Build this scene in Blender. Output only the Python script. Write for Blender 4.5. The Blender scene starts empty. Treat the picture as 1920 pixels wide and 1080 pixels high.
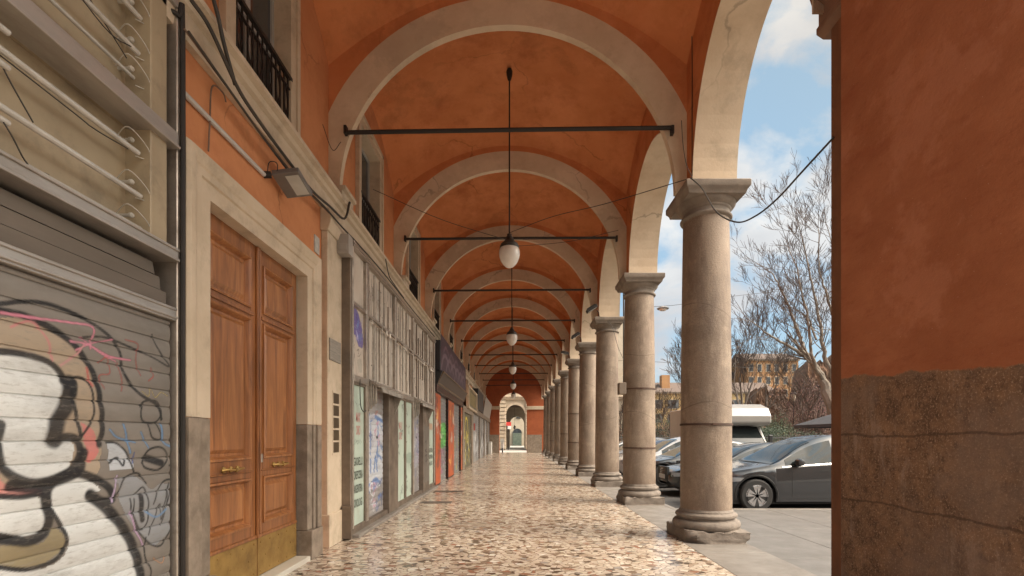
import bpy, bmesh, math, random
import numpy as np
from mathutils import Vector, Matrix
S = bpy.context.scene
COL = S.collection
rad = math.radians
random.seed(7)

# ------------------------------------------------------------------ camera, sky, sun, exposure
F = 920.0                      # focal length in photo pixels (1920 wide)
VX, VY, EYE = 965.0, 820.0, 1.5
cd = bpy.data.cameras.new('camera'); cam = bpy.data.objects.new('camera', cd); COL.objects.link(cam)
cam.location = (0, 0, EYE); cam.rotation_euler = (rad(90), 0, 0)
cd.sensor_width = 36; cd.lens = 36*F/1920
cd.shift_x = -5/1920; cd.shift_y = 280/1920
cd.clip_start = 0.05; cd.clip_end = 3000
S.camera = cam
S.view_settings.view_transform = 'Standard'; S.view_settings.look = 'None'
S.view_settings.exposure = 1.15; S.view_settings.gamma = 1

SUN_EL, SUN_AZ = 47, 108        # azimuth clockwise from +Y (street direction)
w = bpy.data.worlds.new('World'); S.world = w; w.use_nodes = True
nt = w.node_tree; nt.nodes.clear()
def N(nt, t, **k):
    n = nt.nodes.new(t)
    for a, b in k.items(): setattr(n, a, b)
    return n
out = N(nt, 'ShaderNodeOutputWorld'); bg = N(nt, 'ShaderNodeBackground')
sky = N(nt, 'ShaderNodeTexSky', sky_type='NISHITA', sun_disc=False, sun_elevation=rad(SUN_EL), sun_rotation=rad(SUN_AZ))
sky.air_density = 1.0; sky.dust_density = 2.5
tc = N(nt, 'ShaderNodeTexCoord'); mp = N(nt, 'ShaderNodeMapping'); mp.inputs['Scale'].default_value = (1.7, 1.7, 2.6)
mp.inputs['Location'].default_value = (3.1, 1.7, 0.4)
n1 = N(nt, 'ShaderNodeTexNoise'); n1.inputs['Scale'].default_value = 2.6; n1.inputs['Detail'].default_value = 12; n1.inputs['Roughness'].default_value = .55
n1.inputs['Distortion'].default_value = .25
n2 = N(nt, 'ShaderNodeTexNoise'); n2.inputs['Scale'].default_value = 3.2; n2.inputs['Detail'].default_value = 6
cr = N(nt, 'ShaderNodeValToRGB'); cr.color_ramp.elements[0].position = .45; cr.color_ramp.elements[1].position = .57
cc = N(nt, 'ShaderNodeValToRGB'); cc.color_ramp.elements[0].position = .35; cc.color_ramp.elements[1].position = .65
cc.color_ramp.elements[0].color = (2.9, 3.0, 3.15, 1); cc.color_ramp.elements[1].color = (4.0, 4.05, 4.05, 1)
mx = N(nt, 'ShaderNodeMixRGB')
veil = N(nt, 'ShaderNodeMixRGB'); veil.inputs[0].default_value = .6; veil.inputs[2].default_value = (1.9, 2.9, 3.5, 1)
L = nt.links.new
L(tc.outputs['Generated'], mp.inputs[0]); L(mp.outputs[0], n1.inputs[0]); L(mp.outputs[0], n2.inputs[0])
L(n1.outputs[0], cr.inputs[0]); L(n2.outputs[0], cc.inputs[0])
L(sky.outputs[0], veil.inputs[1]); L(veil.outputs[0], mx.inputs[1])
L(cr.outputs[0], mx.inputs[0]); L(cc.outputs[0], mx.inputs[2])
# sky boosted and warmed toward the sun, out of view, to light the interior
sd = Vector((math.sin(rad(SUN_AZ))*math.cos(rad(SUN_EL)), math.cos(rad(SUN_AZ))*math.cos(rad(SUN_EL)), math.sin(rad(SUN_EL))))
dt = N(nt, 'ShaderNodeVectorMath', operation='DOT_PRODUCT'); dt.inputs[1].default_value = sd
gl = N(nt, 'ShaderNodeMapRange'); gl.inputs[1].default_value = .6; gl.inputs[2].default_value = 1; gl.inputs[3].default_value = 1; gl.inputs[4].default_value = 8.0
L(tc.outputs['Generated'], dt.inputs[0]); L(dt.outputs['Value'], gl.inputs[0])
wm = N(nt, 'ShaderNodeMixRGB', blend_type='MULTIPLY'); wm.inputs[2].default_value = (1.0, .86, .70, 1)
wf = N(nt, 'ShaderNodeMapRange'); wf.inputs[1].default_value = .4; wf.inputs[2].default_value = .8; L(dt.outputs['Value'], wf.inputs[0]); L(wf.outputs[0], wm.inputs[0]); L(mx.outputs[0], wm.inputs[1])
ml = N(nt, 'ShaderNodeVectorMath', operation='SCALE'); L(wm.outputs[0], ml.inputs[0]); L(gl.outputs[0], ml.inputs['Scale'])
bg.inputs['Strength'].default_value = .10
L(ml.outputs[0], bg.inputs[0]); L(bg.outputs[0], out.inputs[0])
ld = bpy.data.lights.new('sun', 'SUN'); sun = bpy.data.objects.new('sun', ld); COL.objects.link(sun)
ld.energy = 1.8; ld.angle = rad(26); ld.color = (1, .90, .76)
sun.rotation_euler = (-sd).to_track_quat('-Z', 'Y').to_euler(); sun.location = (30, 10, 40)

# ------------------------------------------------------------------ helpers
def px(x, y, d):
    return Vector(((x-VX)*d/F, d, EYE+(VY-y)*d/F))
def dl(x, X):                   # distance at which a wall plane X is met in column x
    return F*X/(x-VX)
def zl(x, y, X):
    return EYE+(VY-y)*dl(x, X)/F

def s2l(c):
    return tuple((v/255/12.92 if v/255 <= .04045 else ((v/255+.055)/1.055)**2.4) for v in c)

MATS = {}
def mat(name, c, c2=None, rough=.7, metal=0, scale=2.5, detail=6, lo=.35, hi=.65, stretch=(1, 1, 1), bump=.0, bscale=60, spec=.5, dirt=None, dscale=.8, damt=.5, dlo=.5, dhi=.7, coat=0, attr=None, rvar=0, crack=0):
    if name in MATS: return MATS[name]
    m = bpy.data.materials.new(name); m.use_nodes = True; t = m.node_tree; b = t.nodes['Principled BSDF']; K = t.links.new
    g = N(t, 'ShaderNodeNewGeometry'); mpp = N(t, 'ShaderNodeMapping'); mpp.inputs['Scale'].default_value = stretch
    K(g.outputs['Position'], mpp.inputs[0])
    c2 = c2 or tuple(v*.75 for v in c)
    nz = N(t, 'ShaderNodeTexNoise'); nz.inputs['Scale'].default_value = scale; nz.inputs['Detail'].default_value = detail; nz.inputs['Roughness'].default_value = .62
    K(mpp.outputs[0], nz.inputs[0])
    r = N(t, 'ShaderNodeMapRange'); r.inputs[1].default_value = lo; r.inputs[2].default_value = hi; K(nz.outputs[0], r.inputs[0])
    mixn = N(t, 'ShaderNodeMixRGB'); mixn.inputs[1].default_value = (*c, 1); mixn.inputs[2].default_value = (*c2, 1); K(r.outputs[0], mixn.inputs[0])
    last = mixn.outputs[0]
    if attr:
        a = N(t, 'ShaderNodeAttribute', attribute_name=attr)
        am = N(t, 'ShaderNodeMixRGB'); K(last, am.inputs[1])
        wn = N(t, 'ShaderNodeTexNoise'); wn.inputs['Scale'].default_value = 28; wn.inputs['Detail'].default_value = 8; wn.inputs['Roughness'].default_value = .75; wmp = N(t, 'ShaderNodeMapping'); wmp.inputs['Scale'].default_value = (1, .35, 1.6); K(g.outputs['Position'], wmp.inputs[0]); K(wmp.outputs[0], wn.inputs[0])
        wq = N(t, 'ShaderNodeMapRange'); wq.inputs[1].default_value = .34; wq.inputs[2].default_value = .48; wq.inputs[3].default_value = .55; wq.inputs[4].default_value = 1; K(wn.outputs[0], wq.inputs[0])
        wa = N(t, 'ShaderNodeMath', operation='MULTIPLY'); K(a.outputs['Alpha'], wa.inputs[0]); K(wq.outputs[0], wa.inputs[1]); K(wa.outputs[0], am.inputs[0])
        wear = N(t, 'ShaderNodeMixRGB', blend_type='MULTIPLY'); wear.inputs[0].default_value = .5
        K(a.outputs['Color'], wear.inputs[1])
        wr = N(t, 'ShaderNodeMapRange'); wr.inputs[1].default_value = .3; wr.inputs[2].default_value = .7; wr.inputs[3].default_value = .75; wr.inputs[4].default_value = 1.05
        K(nz.outputs[0], wr.inputs[0]); K(wr.outputs[0], wear.inputs[2]); K(wear.outputs[0], am.inputs[2]); last = am.outputs[0]
    if dirt:
        nd = N(t, 'ShaderNodeTexNoise'); nd.inputs['Scale'].default_value = dscale; nd.inputs['Detail'].default_value = 8; nd.inputs['Roughness'].default_value = .7
        md = N(t, 'ShaderNodeMapping'); md.inputs['Location'].default_value = (13, 7, 5); md.inputs['Scale'].default_value = stretch
        K(g.outputs['Position'], md.inputs[0]); K(md.outputs[0], nd.inputs[0])
        rd = N(t, 'ShaderNodeMapRange'); rd.inputs[1].default_value = dlo; rd.inputs[2].default_value = dhi; rd.inputs[4].default_value = damt; K(nd.outputs[0], rd.inputs[0])
        m2 = N(t, 'ShaderNodeMixRGB'); m2.inputs[2].default_value = (*dirt, 1); K(last, m2.inputs[1]); K(rd.outputs[0], m2.inputs[0]); last = m2.outputs[0]
    if crack:
        vd = N(t, 'ShaderNodeTexVoronoi', feature='DISTANCE_TO_EDGE'); vd.inputs['Scale'].default_value = crack
        cn = N(t, 'ShaderNodeTexNoise'); cn.inputs['Scale'].default_value = 2.2; cn.inputs['Detail'].default_value = 8; K(g.outputs['Position'], cn.inputs[0])
        ca = N(t, 'ShaderNodeMixRGB', blend_type='ADD'); ca.inputs[0].default_value = .7; K(g.outputs['Position'], ca.inputs[1]); K(cn.outputs['Color'], ca.inputs[2]); K(ca.outputs[0], vd.inputs['Vector'])
        c1 = N(t, 'ShaderNodeMapRange'); c1.inputs[1].default_value = .010; c1.inputs[2].default_value = .002; K(vd.outputs['Distance'], c1.inputs[0])
        cm = N(t, 'ShaderNodeTexNoise'); cm.inputs['Scale'].default_value = .7; K(g.outputs['Position'], cm.inputs[0])
        c2_ = N(t, 'ShaderNodeMapRange'); c2_.inputs[1].default_value = .50; c2_.inputs[2].default_value = .6; c2_.inputs[4].default_value = .55; K(cm.outputs[0], c2_.inputs[0])
        c3_ = N(t, 'ShaderNodeMath', operation='MULTIPLY'); K(c1.outputs[0], c3_.inputs[0]); K(c2_.outputs[0], c3_.inputs[1])
        cx_ = N(t, 'ShaderNodeMixRGB'); K(c3_.outputs[0], cx_.inputs[0]); K(last, cx_.inputs[1]); cx_.inputs[2].default_value = (*[v*.35 for v in c], 1); last = cx_.outputs[0]
        # pale repaired patches and dark damp blooms
        pn = N(t, 'ShaderNodeTexNoise'); pn.inputs['Scale'].default_value = .55; pn.inputs['Detail'].default_value = 10; pn.inputs['Roughness'].default_value = .68; pm_ = N(t, 'ShaderNodeMapping'); pm_.inputs['Location'].default_value = (31, 4, 8); K(g.outputs['Position'], pm_.inputs[0]); K(pm_.outputs[0], pn.inputs[0])
        p1 = N(t, 'ShaderNodeMapRange'); p1.inputs[1].default_value = .54; p1.inputs[2].default_value = .60; p1.inputs[4].default_value = .22; K(pn.outputs[0], p1.inputs[0])
        p2 = N(t, 'ShaderNodeMixRGB'); K(p1.outputs[0], p2.inputs[0]); K(last, p2.inputs[1]); p2.inputs[2].default_value = (*[min(.8, v*1.25+.03) for v in c], 1); last = p2.outputs[0]
        p3 = N(t, 'ShaderNodeMapRange'); p3.inputs[1].default_value = .44; p3.inputs[2].default_value = .38; p3.inputs[4].default_value = .38; K(pn.outputs[0], p3.inputs[0])
        p4 = N(t, 'ShaderNodeMixRGB'); K(p3.outputs[0], p4.inputs[0]); K(last, p4.inputs[1]); p4.inputs[2].default_value = (*[v*.5 for v in c], 1); last = p4.outputs[0]
    K(last, b.inputs['Base Color'])
    b.inputs['Metallic'].default_value = metal; b.inputs['Specular IOR Level'].default_value = spec
    b.inputs['Roughness'].default_value = rough
    if rvar:
        rr = N(t, 'ShaderNodeMapRange'); rr.inputs[1].default_value = .3; rr.inputs[2].default_value = .7; rr.inputs[3].default_value = max(.02, rough-rvar); rr.inputs[4].default_value = rough+rvar
        K(nz.outputs[0], rr.inputs[0]); K(rr.outputs[0], b.inputs['Roughness'])
    if coat: b.inputs['Coat Weight'].default_value = coat; b.inputs['Coat Roughness'].default_value = .05
    if bump:
        nb = N(t, 'ShaderNodeTexNoise'); nb.inputs['Scale'].default_value = bscale; nb.inputs['Detail'].default_value = 4; K(g.outputs['Position'], nb.inputs[0])
        bp = N(t, 'ShaderNodeBump'); bp.inputs['Strength'].default_value = min(1, bump); bp.inputs['Distance'].default_value = .01
        K(nb.outputs[0], bp.inputs['Height']); K(bp.outputs[0], b.inputs['Normal'])
    MATS[name] = m
    return m

def wloc(o):
    v = Vector((0, 0, 0))
    while o is not None: v += Vector(o.location); o = o.parent
    return v

class MB:
    def __init__(s): s.v = []; s.f = []; s.m = []
    def add(s, vs, fs, mi=0):
        n = len(s.v); s.v += [tuple(p) for p in vs]; s.f += [tuple(i+n for i in f) for f in fs]; s.m += [mi]*len(fs); return s
    def box(s, x0, x1, y0, y1, z0, z1, mi=0):
        return s.add([(x0,y0,z0),(x1,y0,z0),(x1,y1,z0),(x0,y1,z0),(x0,y0,z1),(x1,y0,z1),(x1,y1,z1),(x0,y1,z1)],
                     [(0,3,2,1),(4,5,6,7),(0,1,5,4),(1,2,6,5),(2,3,7,6),(3,0,4,7)], mi)
    def prism(s, poly, axis, a, b, mi=0):   # poly in the two other axes (cyclic order), extruded along axis
        def P(u, v, t): return {'x': (t,u,v), 'y': (u,t,v), 'z': (u,v,t)}[axis]
        n = len(poly); vs = [P(u,v,a) for u,v in poly]+[P(u,v,b) for u,v in poly]
        fs = [tuple(range(n-1,-1,-1)), tuple(range(n,2*n))]+[(i,(i+1)%n,(i+1)%n+n,i+n) for i in range(n)]
        return s.add(vs, fs, mi)
    def tube(s, pts, r, n=6, mi=0, cap=True):
        pts = [Vector(p) for p in pts]; rs = r if isinstance(r, (list, tuple)) else [r]*len(pts)
        vs = []; up = None
        for i, p in enumerate(pts):
            t = (pts[min(i+1,len(pts)-1)]-pts[max(i-1,0)])
            if t.length < 1e-9: t = Vector((0,0,1))
            t.normalize()
            if up is None:
                up = t.orthogonal().normalized()
            else:
                up = up-t*up.dot(t)
                if up.length < 1e-6: up = t.orthogonal()
                up.normalize()
            q = t.cross(up)
            for k in range(n):
                a = 2*math.pi*k/n; vs.append(p+(up*math.cos(a)+q*math.sin(a))*rs[i])
        fs = []
        for i in range(len(pts)-1):
            for k in range(n): fs.append((i*n+k, i*n+(k+1)%n, (i+1)*n+(k+1)%n, (i+1)*n+k))
        if cap: fs += [tuple(range(n-1,-1,-1)), tuple(range((len(pts)-1)*n, len(pts)*n))]
        return s.add(vs, fs, mi)
    def lathe(s, prof, c, n=32, axis='z', mi=0, cap=True):
        vs = []
        for r, h in prof:
            for k in range(n):
                a = 2*math.pi*k/n; u, v = r*math.cos(a), r*math.sin(a)
                vs.append({'z': (c[0]+u, c[1]+v, c[2]+h), 'y': (c[0]+u, c[1]+h, c[2]+v), 'x': (c[0]+h, c[1]+u, c[2]+v)}[axis])
        fs = []
        for i in range(len(prof)-1):
            for k in range(n): fs.append((i*n+k, i*n+(k+1)%n, (i+1)*n+(k+1)%n, (i+1)*n+k))
        if cap: fs += [tuple(range(n-1,-1,-1)), tuple(range((len(prof)-1)*n, len(prof)*n))]
        return s.add(vs, fs, mi)
    def grid(s, P, nu, nv, mi=0):           # P[i][j] points
        vs = [P(i, j) for i in range(nu) for j in range(nv)]
        fs = [(i*nv+j, (i+1)*nv+j, (i+1)*nv+j+1, i*nv+j+1) for i in range(nu-1) for j in range(nv-1)]
        return s.add(vs, fs, mi)
    def build(s, name, m, parent=None, smooth=False, bevel=0, seg=1, kind=None, fix=True):
        me = bpy.data.meshes.new(name); o = wloc(parent)
        me.from_pydata([(p[0]-o.x, p[1]-o.y, p[2]-o.z) for p in s.v], [], s.f)
        for k in (m if isinstance(m, (list, tuple)) else [m]): me.materials.append(k)
        if len(me.materials) > 1:
            for i, pl in enumerate(me.polygons): pl.material_index = s.m[i]
        if fix:
            bm = bmesh.new(); bm.from_mesh(me); bmesh.ops.recalc_face_normals(bm, faces=bm.faces); bm.to_mesh(me); bm.free()
        ob = bpy.data.objects.new(name, me); COL.objects.link(ob); ob.parent = parent
        if smooth:
            me.shade_smooth()
            try: me.set_sharp_from_angle(angle=rad(35))
            except Exception: pass
        if bevel:
            b = ob.modifiers.new('b', 'BEVEL'); b.width = bevel; b.segments = seg; b.limit_method = 'ANGLE'; b.angle_limit = rad(40)
        if kind: ob['kind'] = kind
        return ob

def tag(o, label, cat=None, group=None):
    o['label'] = label
    if cat: o['category'] = cat
    if group: o['group'] = group
    return o
def thing(name, label, cat, loc=(0, 0, 0), group=None):
    o = bpy.data.objects.new(name, None); COL.objects.link(o); o.location = loc; o.empty_display_size = .2
    return tag(o, label, cat, group)
def dup(root, loc, label=None, group=None):
    def cp(o, par):
        c = o.copy(); COL.objects.link(c); c.parent = par
        for ch in [x for x in bpy.data.objects if x.parent == o]: cp(ch, c)
        return c
    r = cp(root, None); r.location = loc
    if label: r['label'] = label
    if group: r['group'] = group
    return r
def struct(name, mb, m, **k): return mb.build(name, m, None, kind='structure', **k)

def crv(pts, n=8):
    """Catmull-Rom through points"""
    P = [np.array(p, float) for p in pts]; P = [2*P[0]-P[1]]+P+[2*P[-1]-P[-2]]; out = []
    for i in range(1, len(P)-2):
        for k in range(n):
            t = k/n; a, b, c, d = P[i-1:i+3]
            out.append(.5*((2*b)+(-a+c)*t+(2*a-5*b+4*c-d)*t*t+(-a+3*b-3*c+d)*t**3))
    out.append(P[-2]); return np.array(out)

# ------------------------------------------------------------------ colours
ORANGE = (.59, .228, .094); ORANGE2 = (.50, .178, .068)
CREAM = (.50, .40, .285)
M_or = mat('orange_plaster', ORANGE, ORANGE2, rough=.9, scale=1.3, bump=.25, bscale=30, dirt=(.30,.08,.03), dscale=1.6, damt=.55, dlo=.5, dhi=.72, spec=.2, crack=.45)
M_orw = mat('orange_wall_plaster', (.58,.250,.115), (.49,.20,.088), rough=.9, scale=1.2, bump=.25, bscale=30, dirt=(.40,.15,.07), dscale=2.2, damt=.5, spec=.2, crack=.6)
M_rib = mat('cream_plaster', (.62,.50,.37), (.54,.42,.30), rough=.9, scale=1.8, bump=.2, bscale=30, dirt=(.42,.31,.21), dscale=3, damt=.4, spec=.2, crack=.4)
M_cream = mat('cream_stone', (.56,.455,.34), (.48,.385,.28), rough=.8, scale=3, bump=.2, bscale=50, dirt=(.26,.21,.15), dscale=2.5, damt=.6, spec=.3)
M_trav = mat('travertine', (.50,.43,.33), (.40,.33,.25), rough=.75, scale=4, stretch=(1,1,3), bump=.35, bscale=60, dirt=(.22,.17,.13), dscale=3, damt=.6, spec=.3)
M_dark = mat('dark_granite', (.27,.215,.165), (.18,.14,.105), rough=.75, scale=6, bump=.3, bscale=90, dirt=(.11,.085,.065), dscale=3, damt=.7, spec=.3)
M_iron = mat('black_iron', (.018,.015,.013), (.03,.022,.018), rough=.6, metal=.3)
M_alu = mat('aluminium', (.46,.40,.345), (.36,.31,.265), rough=.42, metal=.75, scale=6, stretch=(1,.25,1), bump=.05, rvar=.12, dirt=(.16,.13,.10), dscale=5, damt=.5)
M_alub = mat('bright_aluminium', (.46,.42,.38), (.36,.325,.29), rough=.38, metal=.6, scale=6, stretch=(1,.25,1), rvar=.12, dirt=(.2,.16,.12), dscale=6, damt=.5)
M_aludark = mat('dull_steel', (.23,.18,.14), (.165,.128,.098), rough=.5, metal=.55, scale=3, rvar=.1, dirt=(.10,.085,.07), dscale=3, damt=.5)
M_black = mat('black_rubber', (.012,.012,.012), (.02,.02,.02), rough=.6)
M_void = mat('dark_void', (.02,.017,.014), (.03,.025,.02), rough=.9)
M_cable = mat('cable_black', (.02,.017,.015), (.05,.04,.03), rough=.6)

# column stone: brownish pink peperino/granite with damp and soot marks
def column_mat():
    m = bpy.data.materials.new('column_stone'); m.use_nodes = True; t = m.node_tree; b = t.nodes['Principled BSDF']; K = t.links.new
    g = N(t, 'ShaderNodeNewGeometry')
    def noise(sc, det=6, st=(1,1,1), off=(0,0,0), ro=.6):
        mm = N(t, 'ShaderNodeMapping'); mm.inputs['Scale'].default_value = st; mm.inputs['Location'].default_value = off; K(g.outputs['Position'], mm.inputs[0])
        n = N(t, 'ShaderNodeTexNoise'); n.inputs['Scale'].default_value = sc; n.inputs['Detail'].default_value = det; n.inputs['Roughness'].default_value = ro; K(mm.outputs[0], n.inputs[0]); return n.outputs[0]
    def ramp(v, a, c, hi=1):
        r = N(t, 'ShaderNodeMapRange'); r.inputs[1].default_value = a; r.inputs[2].default_value = c; r.inputs[4].default_value = hi; K(v, r.inputs[0]); return r.outputs[0]
    def mix(f, a, c):
        n = N(t, 'ShaderNodeMixRGB'); K(f, n.inputs[0])
        if isinstance(a, tuple): n.inputs[1].default_value = (*a, 1)
        else: K(a, n.inputs[1])
        n.inputs[2].default_value = (*c, 1); return n.outputs[0]
    c = mix(ramp(noise(1.1, 5, (1,1,.8)), .4, .62), (.215,.162,.120), (.275,.205,.15))
    c = mix(ramp(noise(1.8, 7, (1,1,1.6), (4,2,9)), .52, .66, .6), c, (.34,.265,.195))
    c = mix(ramp(noise(2.3, 8, (1.4,1.4,.5), (1,8,3), .7), .5, .68, .7), c, (.12,.08,.055))
    c = mix(ramp(noise(90, 3), .54, .66, .5), c, (.10,.075,.06)); c = mix(ramp(noise(130, 3, off=(3,3,3)), .56, .68, .5), c, (.46,.38,.30))
    sz = N(t, 'ShaderNodeSeparateXYZ'); K(g.outputs['Position'], sz.inputs[0])
    # soot ring just above the base, ragged
    nn = noise(5, 6); ad = N(t, 'ShaderNodeMath', operation='MULTIPLY_ADD'); K(nn, ad.inputs[0]); ad.inputs[1].default_value = .9; K(sz.outputs[2], ad.inputs[2])
    low = ramp(ad.outputs[0], 1.35, .8, .6); c = mix(low, c, (.15,.105,.075))
    for zs_ in (1.98, 3.42):
        w_ = noise(.35, 2, (1,1,.0), (zs_*3,0,0)); a = N(t, 'ShaderNodeMath', operation='MULTIPLY_ADD'); K(w_, a.inputs[0]); a.inputs[1].default_value = 1.4; K(sz.outputs[2], a.inputs[2])
        d = N(t, 'ShaderNodeMath', operation='SUBTRACT'); K(a.outputs[0], d.inputs[0]); d.inputs[1].default_value = zs_+.7
        ab = N(t, 'ShaderNodeMath', operation='ABSOLUTE'); K(d.outputs[0], ab.inputs[0]); c = mix(ramp(ab.outputs[0], .010, .004, .55), c, (.10,.07,.05))
    c = mix(ramp(noise(6, 9, (1,1,.7), (5,5,5), .72), .56, .70, .55), c, (.40,.31,.23))
    c = mix(ramp(noise(1.3, 8, (1.5,1.5,.35), (9,1,7), .72), .53, .64, .55), c, (.13,.09,.07))
    K(c, b.inputs['Base Color']); b.inputs['Roughness'].default_value = .62; b.inputs['Specular IOR Level'].default_value = .35
    bp = N(t, 'ShaderNodeBump'); bp.inputs['Strength'].default_value = .7; bp.inputs['Distance'].default_value = .012; K(noise(38, 7, ro=.7), bp.inputs['Height']); K(bp.outputs[0], b.inputs['Normal'])
    return m
M_col = column_mat()
M_cap = mat('capital_stone', (.25,.205,.165), (.185,.15,.12), rough=.8, scale=4, bump=.4, bscale=60, dirt=(.12,.095,.075), dscale=3, damt=.7, spec=.3)
M_plinth = mat('plinth_stone', (.25,.21,.175), (.17,.14,.115), rough=.8, scale=5, bump=.6, bscale=40, dirt=(.10,.08,.065), dscale=4, damt=.7, spec=.3)

# ------------------------------------------------------------------ floor and ground
def terrazzo():
    m = bpy.data.materials.new('terrazzo'); m.use_nodes = True; t = m.node_tree; b = t.nodes['Principled BSDF']; K = t.links.new
    g = N(t, 'ShaderNodeNewGeometry')
    ns = N(t, 'ShaderNodeTexNoise'); ns.inputs['Scale'].default_value = 9; ns.inputs['Detail'].default_value = 3; K(g.outputs['Position'], ns.inputs[0])
    ad = N(t, 'ShaderNodeMixRGB', blend_type='ADD'); ad.inputs[0].default_value = .10; K(g.outputs['Position'], ad.inputs[1]); K(ns.outputs['Color'], ad.inputs[2])
    mp = N(t, 'ShaderNodeMapping'); mp.inputs['Scale'].default_value = (1, 1.25, 1); mp.inputs['Rotation'].default_value = (0, 0, .5); K(ad.outputs[0], mp.inputs[0])
    v = N(t, 'ShaderNodeTexVoronoi', voronoi_dimensions='2D'); v.inputs['Scale'].default_value = 12.0; K(mp.outputs[0], v.inputs['Vector'])
    ve = N(t, 'ShaderNodeTexVoronoi', voronoi_dimensions='2D', feature='DISTANCE_TO_EDGE'); ve.inputs['Scale'].default_value = 12.0; K(mp.outputs[0], ve.inputs['Vector'])
    sp = N(t, 'ShaderNodeSeparateColor'); K(v.outputs['Color'], sp.inputs[0])
    r = N(t, 'ShaderNodeValToRGB'); r.color_ramp.interpolation = 'CONSTANT'
    cols = [(0,(.63,.54,.43)),(.20,(.56,.46,.36)),(.38,(.70,.62,.51)),(.52,(.42,.32,.235)),(.60,(.60,.51,.41)),(.70,(.24,.165,.115)),(.79,(.105,.078,.058)),(.88,(.34,.16,.10)),(.92,(.33,.30,.27)),(.96,(.80,.74,.65))]
    e = r.color_ramp.elements
    e[0].position = 0; e[0].color = (*cols[0][1], 1); e[1].position = cols[1][0]; e[1].color = (*cols[1][1], 1)
    for p, c in cols[2:]: x = e.new(p); x.color = (*c, 1)
    K(sp.outputs[0], r.inputs[0])
    # smaller chips in between
    v2 = N(t, 'ShaderNodeTexVoronoi', voronoi_dimensions='2D'); v2.inputs['Scale'].default_value = 55; K(mp.outputs[0], v2.inputs['Vector'])
    s2 = N(t, 'ShaderNodeSeparateColor'); K(v2.outputs['Color'], s2.inputs[0])
    r2 = N(t, 'ShaderNodeValToRGB'); r2.color_ramp.elements[0].color = (.13,.085,.06,1); r2.color_ramp.elements[1].color = (.46,.35,.26,1); K(s2.outputs[1], r2.inputs[0])
    th = N(t, 'ShaderNodeMapRange'); th.inputs[1].default_value = .05; th.inputs[2].default_value = .10; K(ve.outputs['Distance'], th.inputs[0])
    m1 = N(t, 'ShaderNodeMixRGB'); K(th.outputs[0], m1.inputs[0]); K(r2.outputs[0], m1.inputs[1]); K(r.outputs[0], m1.inputs[2])
    nb = N(t, 'ShaderNodeTexNoise'); nb.inputs['Scale'].default_value = 60; nb.inputs['Detail'].default_value = 4; K(g.outputs['Position'], nb.inputs[0])
    m3 = N(t, 'ShaderNodeMixRGB', blend_type='MULTIPLY'); m3.inputs[0].default_value = .3; K(m1.outputs[0], m3.inputs[1]); K(nb.outputs['Color'], m3.inputs[2])
    gm = N(t, 'ShaderNodeMixRGB', blend_type='MULTIPLY'); gm.inputs[0].default_value = 0; K(m1.outputs[0], gm.inputs[1])
    # walked-in grime, large soft shapes of its own
    nd = N(t, 'ShaderNodeTexNoise'); nd.inputs['Scale'].default_value = .8; nd.inputs['Detail'].default_value = 7; K(g.outputs['Position'], nd.inputs[0])
    rd = N(t, 'ShaderNodeMapRange'); rd.inputs[1].default_value = .45; rd.inputs[2].default_value = .7; rd.inputs[4].default_value = .35; K(nd.outputs[0], rd.inputs[0])
    m4 = N(t, 'ShaderNodeMixRGB'); K(rd.outputs[0], m4.inputs[0]); K(m3.outputs[0], m4.inputs[1]); m4.inputs[2].default_value = (.25,.19,.145,1)
    K(m4.outputs[0], b.inputs['Base Color'])
    rr = N(t, 'ShaderNodeMapRange'); rr.inputs[1].default_value = .3; rr.inputs[2].default_value = .7; rr.inputs[3].default_value = .12; rr.inputs[4].default_value = .30; K(nd.outputs[0], rr.inputs[0])
    K(rr.outputs[0], b.inputs['Roughness']); b.inputs['Specular IOR Level'].default_value = .6
    nbb = N(t, 'ShaderNodeTexNoise'); nbb.inputs['Scale'].default_value = 2.5; nbb.inputs['Detail'].default_value = 2; K(g.outputs['Position'], nbb.inputs[0])
    bp = N(t, 'ShaderNodeBump'); bp.inputs['Strength'].default_value = .25; bp.inputs['Distance'].default_value = .01; K(nbb.outputs[0], bp.inputs['Height'])
    bp2 = N(t, 'ShaderNodeBump'); bp2.inputs['Strength'].default_value = .12; bp2.inputs['Distance'].default_value = .002; K(th.outputs[0], bp2.inputs['Height']); K(bp.outputs[0], bp2.inputs['Normal'])
    K(bp2.outputs[0], b.inputs['Normal'])
    return m
M_terr = terrazzo()
M_kstone = mat('kerb_stone', (.23,.205,.18), (.17,.15,.13), rough=.55, scale=3, bump=.3, bscale=50, dirt=(.13,.115,.10), dscale=2, damt=.6, spec=.4, rvar=.12)
M_pav = mat('pavement_stone', (.17,.157,.145), (.13,.12,.11), rough=.6, scale=2, bump=.3, bscale=60, dirt=(.11,.10,.09), dscale=1.3, damt=.6, spec=.4, rvar=.1)
M_asph = mat('asphalt', (.055,.052,.05), (.075,.07,.066), rough=.85, scale=4, bump=.5, bscale=120, dirt=(.035,.033,.032), dscale=1, damt=.6)
M_ground = mat('square_ground', (.13,.12,.105), (.09,.085,.075), rough=.9, scale=.4, bump=.2)
PITCH, Y1 = 3.95, 7.38
YN = lambda n: Y1+PITCH*(n-1)
YEND = 46.9
struct('ground', MB().box(-400, 400, -300, 900, -.6, -.13), M_ground)
struct('bounce_pavement', MB().box(-30, 60, -60, -3.02, -.3, -.02), mat('bounce_pavement_pale', (.36,.33,.29), (.30,.275,.24), rough=.7, scale=1))  # pale unseen ground added behind the camera to bounce light onto ribs and vault
struct('road', MB().box(3.3, 22, 10.3, 110, -.12, -.10), M_asph)
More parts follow.
